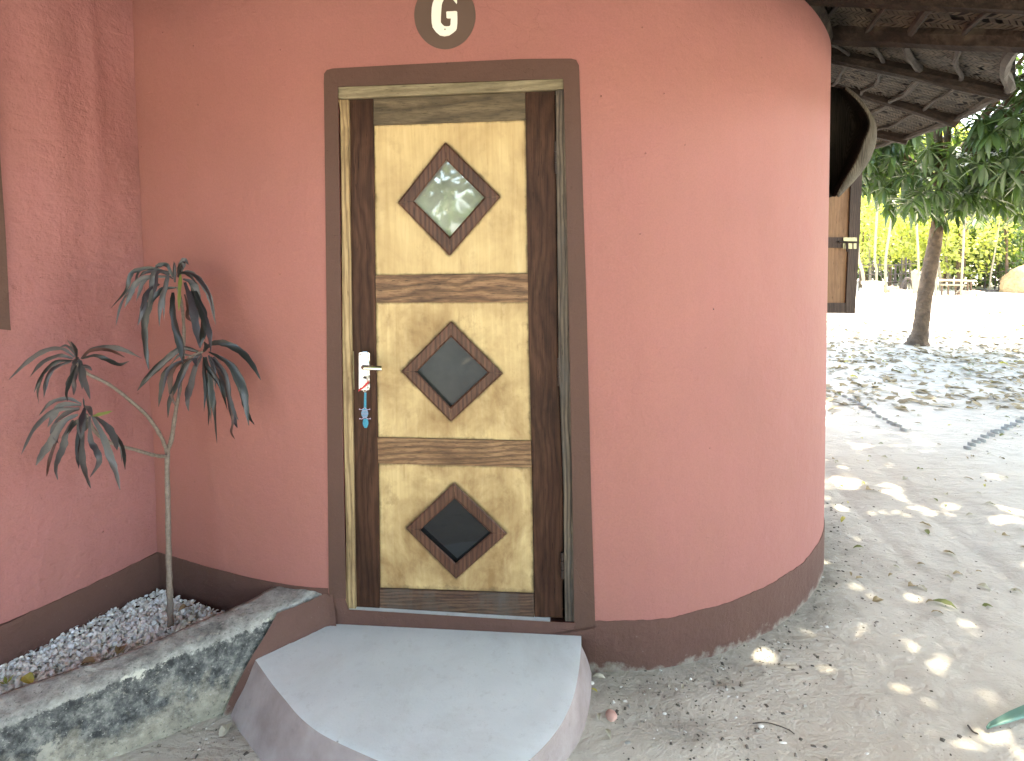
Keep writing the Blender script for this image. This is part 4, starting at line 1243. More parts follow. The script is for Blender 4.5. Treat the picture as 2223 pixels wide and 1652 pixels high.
def stem(pts, ys_, rs, name):
    P = [U(x, y, yy) for (x, y), yy in zip(pts, ys_)]
    P = cr(P, 5)
    R_ = []
    for i in range(len(P)):
        t = i / (len(P) - 1) * (len(rs) - 1); a = min(int(t), len(rs) - 2)
        R_.append((rs[a] + (rs[a + 1] - rs[a]) * (t - a)) * (1 + 0.10 * math.sin(i * 2.3) ))
    mb = MB(); mb.tube(P, R_, 8, True, 0.08, 3); return mb.build(name, m_stem, PL, smooth=True)
stem([(371, 1366), (369, 1300), (367, 1240), (365, 1128), (363, 990), (372, 955), (383, 882), (392, 834), (399, 742), (397, 680), (386, 622)], [base.y] * 4 + [2.28, 2.27, 2.25, 2.23, 2.22, 2.21, YT], [0.0125, 0.0115, 0.0100, 0.0090, 0.0070, 0.0062, 0.0058], 'stem')
Yb = [2.28, 2.24, 2.18, 2.12, 2.06, 2.01, YL]
stem([Zp(*p) for p in ((988, 1262), (950, 1160), (870, 1040), (760, 940), (640, 850), (510, 785), (455, 725))], Yb, [0.0072, 0.006, 0.0055], 'branch')
stem([Zp(*p) for p in ((988, 1275), (920, 1272), (800, 1238), (720, 1218), (640, 1190), (560, 1130), (510, 1030))], [2.28, 2.22, 2.14, 2.09, 2.04, 1.99, YB], [0.0068, 0.006, 0.0055], 'branch')
stem([Zp(*p) for p in ((1078, 760), (1110, 700), (1160, 672), (1195, 660))], [2.225, 2.21, 2.2, YR], [0.0055, 0.005], 'branch')
T = [  # crown, material, max width, points in the zoomed view of the photograph
 ('T', 1, 22, [(1010, 200), (900, 165), (800, 180), (765, 220), (740, 300), (655, 400)]), ('T', 0, 30, [(1010, 215), (860, 220), (790, 270), (765, 330), (735, 400)]),
 ('T', 0, 32, [(1000, 190), (910, 190), (895, 290), (875, 395)]), ('T', 2, 28, [(940, 260), (870, 310), (845, 400), (812, 505)]), ('T', 0, 26, [(1000, 180), (975, 260), (945, 370), (938, 512)]),
 ('T', 1, 36, [(1000, 280), (910, 330), (868, 420), (850, 520), (860, 660), (878, 765)]), ('T', 0, 20, [(1032, 250), (1030, 190), (1026, 125)]), ('T', 0, 34, [(1050, 220), (1068, 165), (1085, 122), (1112, 146)]),
 ('T', 4, 22, [(1065, 190), (1062, 300), (1055, 420)]), ('T', 1, 42, [(1020, 310), (1020, 400), (1040, 520), (1070, 640), (1080, 740)]), ('T', 0, 28, [(1080, 190), (1150, 210), (1210, 280), (1245, 360), (1272, 500)]),
 ('T', 0, 30, [(1080, 230), (1145, 260), (1168, 350), (1175, 470)]), ('T', 2, 40, [(1090, 250), (1130, 380), (1160, 520), (1180, 640)]), ('T', 2, 34, [(1130, 300), (1190, 430), (1230, 540), (1243, 665)]),
 ('T', 1, 44, [(1150, 300), (1195, 430), (1198, 520), (1180, 640)]), ('T', 3, 20, [(1090, 320), (1110, 400), (1105, 450), (1132, 484)]), ('T', 1, 24, [(1020, 220), (985, 150), (935, 150), (920, 170)]),
 ('T', 0, 12, [(760, 290), (710, 390), (683, 510)]), ('T', 1, 24, [(1040, 280), (960, 290), (920, 330), (890, 380)]), ('T', 0, 26, [(1050, 200), (1110, 190), (1160, 215), (1200, 260)]), ('T', 1, 20, [(1020, 230), (940, 180), (860, 190), (820, 215)]),
 ('R', 1, 36, [(1170, 660), (1080, 640), (1000, 690), (880, 800), (810, 890)]), ('R', 0, 16, [(1130, 680), (1060, 680), (1000, 740)]), ('R', 1, 26, [(1170, 680), (1090, 740), (1040, 850), (1000, 950), (990, 1050)]),
 ('R', 1, 34, [(1100, 705), (1020, 740), (975, 790), (955, 870), (935, 985)]), ('R', 3, 26, [(1120, 700), (1040, 740), (1005, 800), (1010, 900), (1035, 980)]), ('R', 2, 30, [(1190, 680), (1150, 760), (1125, 870), (1105, 940), (1112, 1010)]),
 ('R', 1, 22, [(1200, 690), (1210, 800), (1230, 950), (1230, 1095)]), ('R', 1, 32, [(1210, 690), (1240, 790), (1245, 880), (1260, 960), (1270, 1040), (1280, 1200)]), ('R', 0, 24, [(1230, 680), (1260, 760), (1275, 880)]),
 ('R', 2, 32, [(1240, 690), (1300, 780), (1320, 880), (1345, 935)]), ('R', 2, 32, [(1260, 690), (1330, 800), (1350, 950), (1380, 1060), (1400, 1110)]), ('R', 1, 36, [(1270, 680), (1370, 740), (1430, 850), (1450, 970), (1468, 1095)]),
 ('R', 1, 36, [(1215, 640), (1260, 608), (1330, 610), (1420, 660), (1490, 740), (1538, 825)]), ('R', 1, 24, [(1230, 660), (1340, 720), (1400, 840), (1430, 940)]), ('R', 1, 24, [(1200, 660), (1215, 630), (1200, 600)]),
 ('R', 3, 15, [(1260, 720), (1340, 860), (1375, 1050), (1365, 1130), (1385, 1175)]), ('R', 1, 22, [(1380, 800), (1440, 950), (1465, 1040), (1500, 1090)]), ('R', 2, 22, [(1190, 670), (1150, 700), (1160, 750)]), ('R', 1, 26, [(1215, 690), (1225, 760), (1300, 860), (1340, 1000)]),
 ('L', 0, 27, [(440, 690), (370, 640), (270, 650), (160, 720), (50, 825)]), ('L', 0, 26, [(430, 700), (350, 680), (250, 720), (175, 808)]), ('L', 1, 24, [(430, 710), (330, 720), (250, 790), (200, 900)]), ('L', 0, 26, [(420, 715), (310, 760), (270, 840), (258, 930)]),
 ('L', 1, 20, [(450, 740), (415, 830), (395, 900), (400, 950)]), ('L', 2, 28, [(435, 720), (430, 780), (440, 850), (435, 915)]), ('L', 0, 28, [(465, 700), (480, 790), (485, 880)]), ('L', 0, 28, [(475, 710), (500, 820), (532, 940)]),
 ('L', 0, 30, [(480, 700), (540, 645), (640, 630), (740, 650), (838, 698)]), ('L', 1, 24, [(480, 700), (560, 680), (620, 700), (700, 735), (762, 715)]), ('L', 3, 22, [(450, 700), (440, 640), (395, 585)]), ('L', 0, 14, [(455, 690), (400, 625), (350, 630)]),
 ('L', 0, 18, [(470, 740), (520, 750), (543, 770)]), ('L', 1, 13, [(270, 770), (225, 880), (230, 965)]), ('L', 0, 22, [(455, 700), (440, 720), (430, 760)]), ('L', 2, 22, [(460, 690), (452, 760), (448, 830)]),
 ('B', 0, 22, [(480, 965), (400, 935), (300, 960), (230, 1035)]), ('B', 0, 34, [(480, 975), (370, 970), (320, 1030), (280, 1105)]), ('B', 0, 30, [(470, 990), (320, 1010), (200, 1110), (125, 1265)]), ('B', 0, 42, [(460, 1030), (380, 1070), (310, 1180), (250, 1260), (212, 1330)]),
 ('B', 2, 22, [(440, 1040), (330, 1090), (310, 1140), (345, 1200)]), ('B', 3, 18, [(350, 1140), (290, 1300), (275, 1395)]), ('B', 0, 36, [(430, 1060), (385, 1150), (375, 1210), (340, 1290), (325, 1350), (340, 1415)]), ('B', 0, 40, [(500, 990), (480, 1080), (475, 1180)]),
 ('B', 2, 26, [(470, 1060), (455, 1230), (465, 1350)]), ('B', 0, 36, [(490, 1080), (480, 1260), (500, 1380), (535, 1465)]), ('B', 2, 32, [(530, 1040), (535, 1180), (565, 1240), (585, 1310), (530, 1400)]), ('B', 0, 36, [(540, 1030), (610, 1160), (650, 1280), (680, 1370), (708, 1475)]),
 ('B', 0, 36, [(560, 1040), (640, 1110), (675, 1180), (692, 1240)]), ('B', 1, 20, [(640, 1090), (720, 1220), (738, 1355)]), ('B', 4, 20, [(540, 1040), (600, 1025), (665, 1008)]), ('B', 1, 8, [(500, 1000), (490, 925)]),
 ('B', 1, 24, [(520, 1050), (440, 1080), (390, 1160)]), ('B', 0, 26, [(470, 1000), (380, 1030), (300, 1105)]), ('B', 0, 26, [(500, 980), (530, 1000), (545, 1040)]), ('B', 1, 24, [(500, 1020), (510, 1090), (500, 1130)])]
rnd = random.Random(8)
cY = dict(T=YT, R=YR, L=YL, B=YB)
T2 = []
for e_ in T:
    T2.append(e_ + (False,))
    cw, mi, wd, pts = e_
    if wd > 16 and rnd.random() < 0.55:
        ox, oy, sc_ = rnd.uniform(-26, 26), rnd.uniform(-22, 16), rnd.uniform(0.72, 0.95)
        x0, y0 = pts[0]
        T2.append((cw, rnd.choice([0, 1, 2, 2, 1, 3]), wd * 0.8, [(x0 + (x - x0) * sc_ + ox * k_ / (len(pts) - 1), y0 + (y - y0) * sc_ + oy * k_ / (len(pts) - 1)) for k_, (x, y) in enumerate(pts)], True))
for (cw, mi, wd, pts, extra) in T2:
    y0 = cY[cw]
    dev = rnd.uniform(-0.10, 0.02)
    P = [U(*Zp(*p), y0 + dev * (k_ / (len(pts) - 1)) ** 0.8 + (0.0)) for k_, p in enumerate(pts)]
    P = cr(P, 5)
    wm = wd * 0.368 * y0 / F * (1.05 if not extra else 0.85)
    tw0, tw1 = rnd.uniform(-0.5, 0.5), rnd.uniform(-0.9, 0.9)
    v = []; n_ = len(P)
    for i, p in enumerate(P):
        u = i / (n_ - 1)
        t = (P[min(i + 1, n_ - 1)] - P[max(i - 1, 0)]).normalized()
        view = (p - EYE).normalized()
        w = t.cross(view)
        w = w.normalized() if w.length > 1e-3 else Vector((1, 0, 0))
        a = tw0 + (tw1 - tw0) * u + 0.25 * math.sin(u * 9 + wd)
        nrm = t.cross(w).normalized()
        ww = w * math.cos(a) + nrm * math.sin(a)
        nn_ = t.cross(ww).normalized()
        if nn_.dot(view) > 0: nn_ = -nn_
        hw = wm * 0.5 * min(1, 0.35 + 1.8 * u) * (1 - max(0, (u - 0.6) / 0.4) ** 1.7 * 0.93)
        hw *= 1 + 0.10 * math.sin(i * 1.7 + wd)
        v += [p - ww * hw + nn_ * hw * .30, p, p + ww * hw + nn_ * hw * .30]
    f = []
    for i in range(n_ - 1):
        a = i * 3
        f += [(a, a + 3, a + 4, a + 1), (a + 1, a + 4, a + 5, a + 2)]
    mesh('leaf', v, f, m_dl[mi], PL, smooth=True, recalc=False)

# ------------------------------------------------------------------ mango trees
def leaf_template(L, W, droop, n_=5):
    v = []; 
    for i in range(n_):
        u = i / (n_ - 1)
        x = L * u
        z = -droop * L * u * u
        hw = W * 0.5 * (math.sin(math.pi * min(1, u * 0.93 + 0.05)) ** 0.8)
        if i == n_ - 1: hw = 0.001
        v += [Vector((x, -hw, z + hw * .35)), Vector((x, 0, z)), Vector((x, hw, z + hw * .35))]
    f = []
    for i in range(n_ - 1):
        a = 3 * i
        f += [(a, a + 3, a + 4, a + 1), (a + 1, a + 4, a + 5, a + 2)]
    return v, f
LT = [leaf_template(1.0, 0.23, d_) for d_ in (0.25, 0.45, 0.12)]
LTc = [leaf_template(1.0, 0.23, d_, 4) for d_ in (0.25, 0.45, 0.12)]
leaf_me = []
for k_, (v, f) in enumerate(LT):
    me = bpy.data.meshes.new('mango_leaf'); me.from_pydata([tuple(q) for q in v], [], f); me.materials.append(m_mango)
    for p in me.polygons: p.use_smooth = True
    leaf_me.append(me)

def mango(root, ctrs, trunk, nros, seed, pick, label, keep=None, shell=0.55, Ls=(0.17, 0.26)):
    rnd = random.Random(seed)
    TR = thing('mango_tree', label, 'tree', root)
    base_t, rads_t = trunk
    mb = MB(); P = cr(base_t, 6); R_ = []
    for i in range(len(P)):
        t = i / (len(P) - 1) * (len(rads_t) - 1); a = min(int(t), len(rads_t) - 2)
        R_.append(rads_t[a] + (rads_t[a + 1] - rads_t[a]) * (t - a))
    mb.tube(P, R_, 14, True, 0.05, seed); mb.build('trunk', m_bark, TR, smooth=True)
    top = P[-1]
    leaves = []
    limbs = []
    for (c, r, frac) in ctrs:
        c = Vector(c); r = Vector(r)
        for _ in range(int(nros * frac)):
            while True:
                d = Vector((rnd.uniform(-1, 1), rnd.uniform(-1, 1), rnd.uniform(-1, 1)))
                if 0.05 < d.length < 1: break
            rr = d.length ** shell
            d = d.normalized()
            p = c + Vector((d.x * r.x, d.y * r.y, d.z * r.z)) * rr * (1 + 0.22 * noise.noise(d * 2.3 + c))
            if keep and not keep(p): continue
            if noise.noise(p * 0.9 + Vector((seed, 0, 0))) < -0.33: continue
            ax = (d * 0.7 + Vector((0, 0, 0.5 if d.z > -.2 else -0.1))).normalized()
            if rnd.random() < 0.05: limbs.append(p)
            nl = rnd.randint(8, 12)
            L = rnd.uniform(*Ls)
            q = ax.to_track_quat('Z', 'X').to_matrix()
            for k_ in range(nl):
                az = 2 * math.pi * k_ / nl + rnd.uniform(-.3, .3)
                el = rnd.uniform(-0.35, 0.55)
                dirv = q @ Vector((math.cos(az) * math.cos(el), math.sin(az) * math.cos(el), math.sin(el)))
                dirv = (dirv + Vector((0, 0, -0.45))).normalized()
                side = dirv.cross(Vector((0, 0, 1)))
                side = side.normalized() if side.length > 1e-3 else Vector((1, 0, 0))
                up = side.cross(dirv)
                l = L * rnd.uniform(.75, 1.1)
                M3 = Matrix((dirv * l, -side * l, up * l)).transposed()
                leaves.append((p.copy(), M3, rnd.randrange(3)))
    vis = []
    if pick:
        for i, (p, M3, k_) in enumerate(leaves):
            pr = proj(p + M3 @ Vector((.5, 0, 0)))
            if pr and 1870 < pr[0] < 2230 and 130 < pr[1] < 560 and (pr[1] > 330 or pr[0] > 2000 + (250 - pr[1]) * .8):
                vis.append((pr[2], i))
        vis.sort(); vis = set(i for _, i in vis[:290])
    vis = set(vis)
    mb = MB()
    for i, (p, M3, k_) in enumerate(leaves):
        if i in vis:
            o = bpy.data.objects.new('leaf', leaf_me[k_]); COL.objects.link(o); o.parent = TR
            m4 = M3.to_4x4(); m4.translation = p - Vector(root); o.matrix_local = m4
        else:
            v, f = LTc[k_]
            mb.add([M3 @ q_ + p for q_ in v], f)
    tag(mb.build('foliage', m_mango, TR, smooth=True, recalc=False), kind='stuff')
    # limbs from the trunk head to a few clumps
    for j, p in enumerate(limbs[:26]):
        p = top.lerp(p, 0.8)
        mid = top.lerp(p, 0.5) + Vector((0, 0, rnd.uniform(0.0, 0.3)))
        Q = cr([top - Vector((0, 0, rnd.uniform(0.0, 0.5))), mid, p], 5)
        mb = MB(); mb.tube(Q, [0.045 * (1 - i / (len(Q) - 1)) ** .8 + 0.008 for i in range(len(Q))], 7); mb.build('limb', m_bark, TR, smooth=True)
    return TR
rt = G(1991, 747, 0)
Yt = rt.y
trk = [U(1991, 752, Yt), U(1993.5, 738, Yt), U(1998, 720, Yt), U(2004, 668, Yt), U(2011, 625, Yt), U(2018, 585, Yt), U(2027, 540, Yt), U(2036, 480, Yt), U(2042, 420, Yt + .1), U(2050, 370, Yt + .2)]
px2m = Yt / F
mango(rt, [((8.0, 9.3, 4.3), (3.3, 3.4, 2.2), 0.80), ((6.9, 8.7, 3.15), (1.9, 1.7, 1.05), 0.36), ((9.0, 8.2, 3.1), (1.9, 1.7, 1.0), 0.34), ((7.05, 9.15, 2.25), (0.35, 0.3, 0.35), 0.012)],
      (trk, [26 * px2m, 19 * px2m, 15.5 * px2m, 14.5 * px2m, 14.5 * px2m, 14 * px2m, 13.5 * px2m, 12 * px2m, 10 * px2m, 8 * px2m]), 1150, 4, True,
      'leaning mango tree with bare lower trunk and dark drooping leaves beyond the hut', Ls=(0.24, 0.37))
# second mango whose crown shades the near sand, standing just right of the view
def keep2(p):
    pr = proj(p)
    if pr is None: return True
    return not (pr[0] < 2330 and pr[1] > 60 and pr[1] < 1700)
mango(Vector((6.6, 3.6, 0)), [((5.9, 4.4, 5.2), (3.5, 4.4, 1.5), 1.0), ((4.4, 2.6, 4.6), (1.7, 2.0, 0.9), 0.25)],
      ([Vector((6.6, 3.6, -.05)), Vector((6.6, 3.6, .2)), Vector((6.55, 3.65, 1.5)), Vector((6.4, 3.8, 3.0)), Vector((6.2, 4.0, 4.2))], [0.26, 0.2, 0.17, 0.15, 0.10]), 1150, 9, False,
      'broad mango tree to the right whose crown shades the sand', keep=keep2, shell=0.45, Ls=(0.22, 0.34))

# ------------------------------------------------------------------ background shrubs
def bush(name, label, c, r, n_, m, seed, Ls=(0.10, 0.2), stems=3, group=None):
    rnd = random.Random(seed)
    c = Vector(c)
    B_ = thing(name, label, 'bush' if name == 'bush' else 'tree', (c.x, c.y, 0), group)
    mb = MB()
    for _ in range(n_):
        while True:
            d = Vector((rnd.uniform(-1, 1), rnd.uniform(-1, 1), rnd.uniform(-1, 1)))
            if d.length < 1: break
        p = c + Vector((d.x * r[0], d.y * r[1], d.z * r[2])) * (1 + .3 * noise.noise(d * 2 + c))
        if p.z < 0.05: continue
        if noise.noise(p * 1.3) < -0.25: continue
        L = rnd.uniform(*Ls)
        a = Vector((rnd.gauss(0, 1), rnd.gauss(0, 1), rnd.gauss(-.3, 1))).normalized() * L
        b = a.cross(Vector((rnd.gauss(0, 1), rnd.gauss(0, 1), rnd.gauss(0, 1)))).normalized() * L * 0.28
        mb.add([p, p + a * .5 - b, p + a, p + a * .5 + b], [(0, 1, 2, 3)])
    tag(mb.build('foliage', m, B_, recalc=False), kind='stuff')
    for k_ in range(stems):
        x, y = c.x + rnd.uniform(-.5, .5) * r[0], c.y + rnd.uniform(-.5, .5) * r[1]
        Q = cr([Vector((x, y, -.03)), Vector((x + rnd.uniform(-.15, .15), y, c.z * .5)), Vector((x + rnd.uniform(-.4, .4), y, c.z + r[2] * .4))], 5)
        mb = MB(); mb.tube(Q, [0.05 * (1 - i / len(Q)) + .012 for i in range(len(Q))], 6); mb.build('stem', m_pale if k_ % 2 else m_bark, B_)
    return B_
def at(px, Y, z=0.0):
    p = U(px, 545, Y); return Vector((p.x, p.y, z))
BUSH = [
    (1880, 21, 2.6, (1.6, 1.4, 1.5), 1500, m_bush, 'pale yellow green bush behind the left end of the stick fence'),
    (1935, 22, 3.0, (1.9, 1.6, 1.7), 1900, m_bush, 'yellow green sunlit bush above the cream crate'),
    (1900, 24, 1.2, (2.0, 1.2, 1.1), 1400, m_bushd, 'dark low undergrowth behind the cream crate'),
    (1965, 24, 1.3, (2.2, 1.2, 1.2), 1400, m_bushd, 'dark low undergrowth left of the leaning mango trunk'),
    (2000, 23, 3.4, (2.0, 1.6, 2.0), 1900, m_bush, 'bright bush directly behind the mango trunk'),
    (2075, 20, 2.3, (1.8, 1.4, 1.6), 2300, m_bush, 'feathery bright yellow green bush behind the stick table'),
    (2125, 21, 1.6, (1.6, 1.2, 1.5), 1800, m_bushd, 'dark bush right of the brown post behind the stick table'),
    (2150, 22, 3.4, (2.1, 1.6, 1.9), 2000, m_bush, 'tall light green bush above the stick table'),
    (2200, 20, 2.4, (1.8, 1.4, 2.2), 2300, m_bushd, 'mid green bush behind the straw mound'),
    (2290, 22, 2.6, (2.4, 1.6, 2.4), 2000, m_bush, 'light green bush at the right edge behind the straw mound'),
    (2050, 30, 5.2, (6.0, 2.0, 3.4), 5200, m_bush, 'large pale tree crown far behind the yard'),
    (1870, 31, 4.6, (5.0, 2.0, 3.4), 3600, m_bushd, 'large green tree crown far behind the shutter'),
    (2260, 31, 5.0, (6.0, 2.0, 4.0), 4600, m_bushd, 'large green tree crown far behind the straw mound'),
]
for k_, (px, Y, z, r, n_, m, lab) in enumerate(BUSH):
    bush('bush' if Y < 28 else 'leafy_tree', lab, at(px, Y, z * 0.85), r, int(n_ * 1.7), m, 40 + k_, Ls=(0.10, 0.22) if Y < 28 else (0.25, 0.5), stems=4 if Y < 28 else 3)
# far belt of trees round the horizon
rnd = random.Random(77)
fb = MB()
for i in range(9000):
    a = rnd.uniform(0, 2 * math.pi)
    R_ = rnd.uniform(42, 60)
    hmax = 7 + 4 * noise.noise(Vector((math.cos(a) * 4, math.sin(a) * 4, 0)))
    p = Vector((math.sin(a) * R_, math.cos(a) * R_, rnd.uniform(0, hmax)))
    L = rnd.uniform(0.7, 1.6)
    u = Vector((rnd.gauss(0, 1), rnd.gauss(0, 1), rnd.gauss(0, 1))).normalized() * L
    w = u.cross(Vector((rnd.gauss(0, 1), rnd.gauss(0, 1), rnd.gauss(0, 1)))).normalized() * L * .4
    fb.add([p, p + u * .5 - w, p + u, p + u * .5 + w], [(0, 1, 2, 3)])
tag(fb.build('far_woodland', m_bushd, recalc=False), 'far belt of trees beyond the yard', kind='stuff')
# trees on the camera's side of the yard (they show in the door's top pane)
bush('leafy_tree', 'tree standing behind the viewpoint that reflects in the top pane', (-1.8, -9, 4.0), (3.0, 2.0, 2.3), 2600, m_bushd, 90, (0.25, 0.5), 3)
bush('leafy_tree', 'second tree behind the viewpoint to the right of the path', (3.6, -11, 4.2), (3.2, 2.0, 2.6), 2600, m_bushd, 91, (0.25, 0.5), 3)

bush('leafy_tree', 'added unseen canopy shading the yard behind the viewpoint', (2.6, -2.9, 5.4), (4.8, 3.2, 1.1), 6500, m_bushd, 92, (0.3, 0.55), 2)  # unseen canopy added to dim sunlit ground and its bounce
bush('leafy_tree', 'added unseen canopy behind and left of the viewpoint', (-4.2, -4.2, 5.6), (3.4, 3.0, 1.1), 4600, m_bushd, 93, (0.3, 0.55), 2)  # another canopy added out of view to shade the ground

bush('leafy_tree', 'added unseen canopy cutting sunlight right of the yard', (9.3, 2.2, 6.0), (3.8, 4.8, 1.2), 6000, m_bushd, 94, (0.3, 0.5), 2)  # unseen crown added to dim the bright yard at right
bush('leafy_tree', 'added leafy crown shading the middle of the yard from the right, out of view', (7.4, 7.0, 5.7), (2.7, 2.4, 0.8), 2800, m_bushd, 96, (0.25, 0.4), 1)  # added out of view to shade the sunlit strip of sand
bush('leafy_tree', 'added unseen leafy crown shading the near sand on the right', (5.0, 3.4, 6.6), (3.4, 3.6, 0.8), 2600, m_bushd, 95, (0.25, 0.4), 1)  # unseen leaf layer added to thicken shade on the near sand

# ------------------------------------------------------------------ yard furniture far behind
FE = thing('stick_fence', 'rough fence of thin sticks and rails behind the crate and mango tree', 'fence', at(1930, 19.6))
rnd = random.Random(12)
for px in (1866, 1874, 1885, 1893, 1899, 1908, 1914, 1929, 1935, 1941, 1947, 1955, 1961, 1968, 1975, 2140, 2150, 2162, 2171, 2188, 2199, 2210):
    b = at(px, 19.6, -.03); h = rnd.uniform(.95, 1.25)
    mb = MB(); mb.tube([b, b + Vector((rnd.uniform(-.04, .04), 0, h * .5)), b + Vector((rnd.uniform(-.08, .08), 0, h))], 0.035 if px in (1941, 1968) else 0.018, 6, True, .1, px)
    mb.build('post', m_twig, FE)
for (p0, p1) in ((1858, 1990), (2130, 2235)):
    for z in (.35, .62, .92):
        a, b = at(p0, 19.55, z), at(p1, 19.55, z + rnd.uniform(-.05, .05))
        mb = MB(); mb.tube([a.lerp(b, t / 6) + Vector((0, 0, rnd.uniform(-.03, .03))) for t in range(7)], 0.016, 6, True, .1, 3); mb.build('rail', m_twig, FE)
def pole(pts, Y, r, m, label, name='pole', cat='pole'):
    lx, ly = pts[-1]; px_, py_ = pts[-2]
    pts = list(pts) + [(lx + (lx - px_) * .8, ly - 45)]
    r = r * 0.62 if m is m_pale else r
    Q = [U(x, y, Y) for x, y in pts]
    Q[0].z = -0.03
    t = thing(name, label, cat, (Q[0].x, Q[0].y, 0))
    mb = MB(); mb.tube(cr(Q, 4), r, 8, True, .06, 2); mb.build('shaft', m, t, smooth=True)
    return t
pole([(1878, 620), (1872, 590), (1863, 555), (1862, 500)], 18.8, 0.075, m_pale, 'pale leaning sapling just right of the shutter', 'sapling', 'sapling')
pole([(1902, 616), (1903, 590), (1899, 560), (1903, 480)], 19.0, 0.055, m_pale, 'pale sapling standing behind the cream crate', 'sapling', 'sapling')
pole([(1924, 622), (1922, 590), (1924, 550), (1935, 480)], 18.9, 0.06, m_pale, 'pale sapling just right of the cream crate', 'sapling', 'sapling')
pole([(1995, 636), (1994, 590), (1993, 545), (1990, 490)], 18.3, 0.05, m_pale, 'thin pale pole close left of the mango trunk')
pole([(2031, 648), (2032, 620), (2034, 590), (2034, 540)], 17.0, 0.035, m_pale, 'thin pale pole just right of the mango trunk')
pole([(2086, 646), (2088, 600), (2091, 545), (2094, 470)], 17.2, 0.045, m_pale, 'tall thin pale pole in front of the stick table')
pole([(2148, 622), (2152, 590), (2160, 545), (2168, 490)], 19.0, 0.04, m_pale, 'slanting thin pole between the table and the straw mound')
pole([(2183, 622), (2184, 590), (2185, 550), (2186, 510)], 19.2, 0.03, m_bark, 'thin dark pole just left of the straw mound')
pole([(2084, 606), (2085, 590), (2087, 560), (2090, 520)], 19.8, 0.13, m_bark, 'stout brown tree stem behind the stick table', 'tree_stem', 'trunk')
# cream upright block
mb = MB(); t = thing('upright_post', 'wide cream board standing left of the mango trunk', 'board', (U(1988, 635, 18.1).x, 18.1, 0))
q = [U(1980, 588, 18.1), U(1987, 588, 18.1), U(1998, 606, 18.1), U(1997, 637, 18.1), U(1984, 637, 18.1)]
mb.prism(q, [p + Vector((0, .06, 0)) for p in q]); mb.build('board', m_pale, t)

# cream crate
CR = thing('plastic_crate', 'cream plastic crate standing in the sunlit yard', 'crate', (G(1902, 640).x, G(1902, 640).y, 0))
m_cream = simple('cream_plastic', (0.72, 0.68, 0.50), 0.5, 0, 0.05)
Yc = G(1902, 641).y
def cb(x0, y0, x1, y1, d0_, d1_): 
    a, b = U(x0, y0, Yc), U(x1, y1, Yc)
    return [Vector((a.x, Yc + d0_, b.z)), Vector((b.x, Yc + d0_, b.z)), Vector((b.x, Yc + d0_, a.z)), Vector((a.x, Yc + d0_, a.z))], [Vector((a.x, Yc + d1_, b.z)), Vector((b.x, Yc + d1_, b.z)), Vector((b.x, Yc + d1_, a.z)), Vector((a.x, Yc + d1_, a.z))]
mb = MB(); mb.prism(*cb(1888, 617, 1917.5, 640.5, 0, .38)); mb.build('body', m_cream, CR)
mb = MB(); mb.prism(*cb(1886, 612, 1919.5, 618, -.02, .40)); mb.build('rim', m_cream, CR)
# logs, stone, rooty stump
def log(name, label, cat, p0, p1, r, m, seed, sq=0.7):
    a, b = Vector(p0), Vector(p1)
    t = thing(name, label, cat, a.lerp(b, .5))
    mb = MB(); n_ = 8
    P = [a.lerp(b, i / n_) + Vector((0, 0, r * .55 + .03 * noise.noise(Vector((i * .5, seed, 0))))) for i in range(n_ + 1)]
    mb.tube(P, [r * (0.45 + 0.55 * math.sin(math.pi * min(max(i / n_, .1), .9)) ** .5) for i in range(n_ + 1)], 9, True, .1, seed)
    mb.build('body', m, t, smooth=True)
m_clay = simple('pinkish_clay', (0.38, 0.24, 0.17), 0.9, 0, 0.2, 10, .01, 20)
m_stone = simple('pale_stone', (0.48, 0.43, 0.36), 0.9, 0, 0.2, 10, .01, 20)
log('log', 'brown rounded log lying right of the cream crate', 'log', at(1920, 19.2), at(1952, 19.2), .14, m_clay, 1)
log('log', 'pale bleached log lying in front of the brown one', 'log', at(1935, 18.6), at(1985, 18.4), .10, m_stone, 2)
log('log', 'dark fallen branch lying before the straw mound', 'log', at(2143, 18.9), at(2187, 18.9), .05, m_twig, 3)
log('log', 'thin fallen branch between table and mound', 'log', at(2120, 19.6), at(2150, 19.2), .04, m_twig, 4)
t = thing('clay_block', 'pinkish clay block lying beneath the stick table', 'block', at(2108, 17.9))
mb = MB(); q = [U(2087, 632, 17.9), U(2130, 631, 17.9), U(2131.5, 641, 17.9), U(2086, 643, 17.9)]; mb.prism(q, [p + Vector((0, .25, 0)) for p in q]); mb.build('block_body', m_clay, t)
SR = thing('root_stump', 'dark arched root stump left of the mango trunk', 'stump', at(1972, 19.0))
mb = MB(); mb.tube(cr([U(1955, 630, 19), U(1962, 612, 19), U(1970, 604, 19), U(1978, 612, 19), U(1984, 630, 19)], 4), .045, 7, True, .15, 1); mb.build('root', m_twig, SR)
mb = MB(); mb.tube(cr([U(1962, 632, 19.1), U(1964, 622, 19.1), U(1970, 612, 19.1)], 4), [.10, .09, .09, .08, .07, .06, .05, .04, .03], 7, True, .2, 2); mb.build('stub', m_twig, SR)
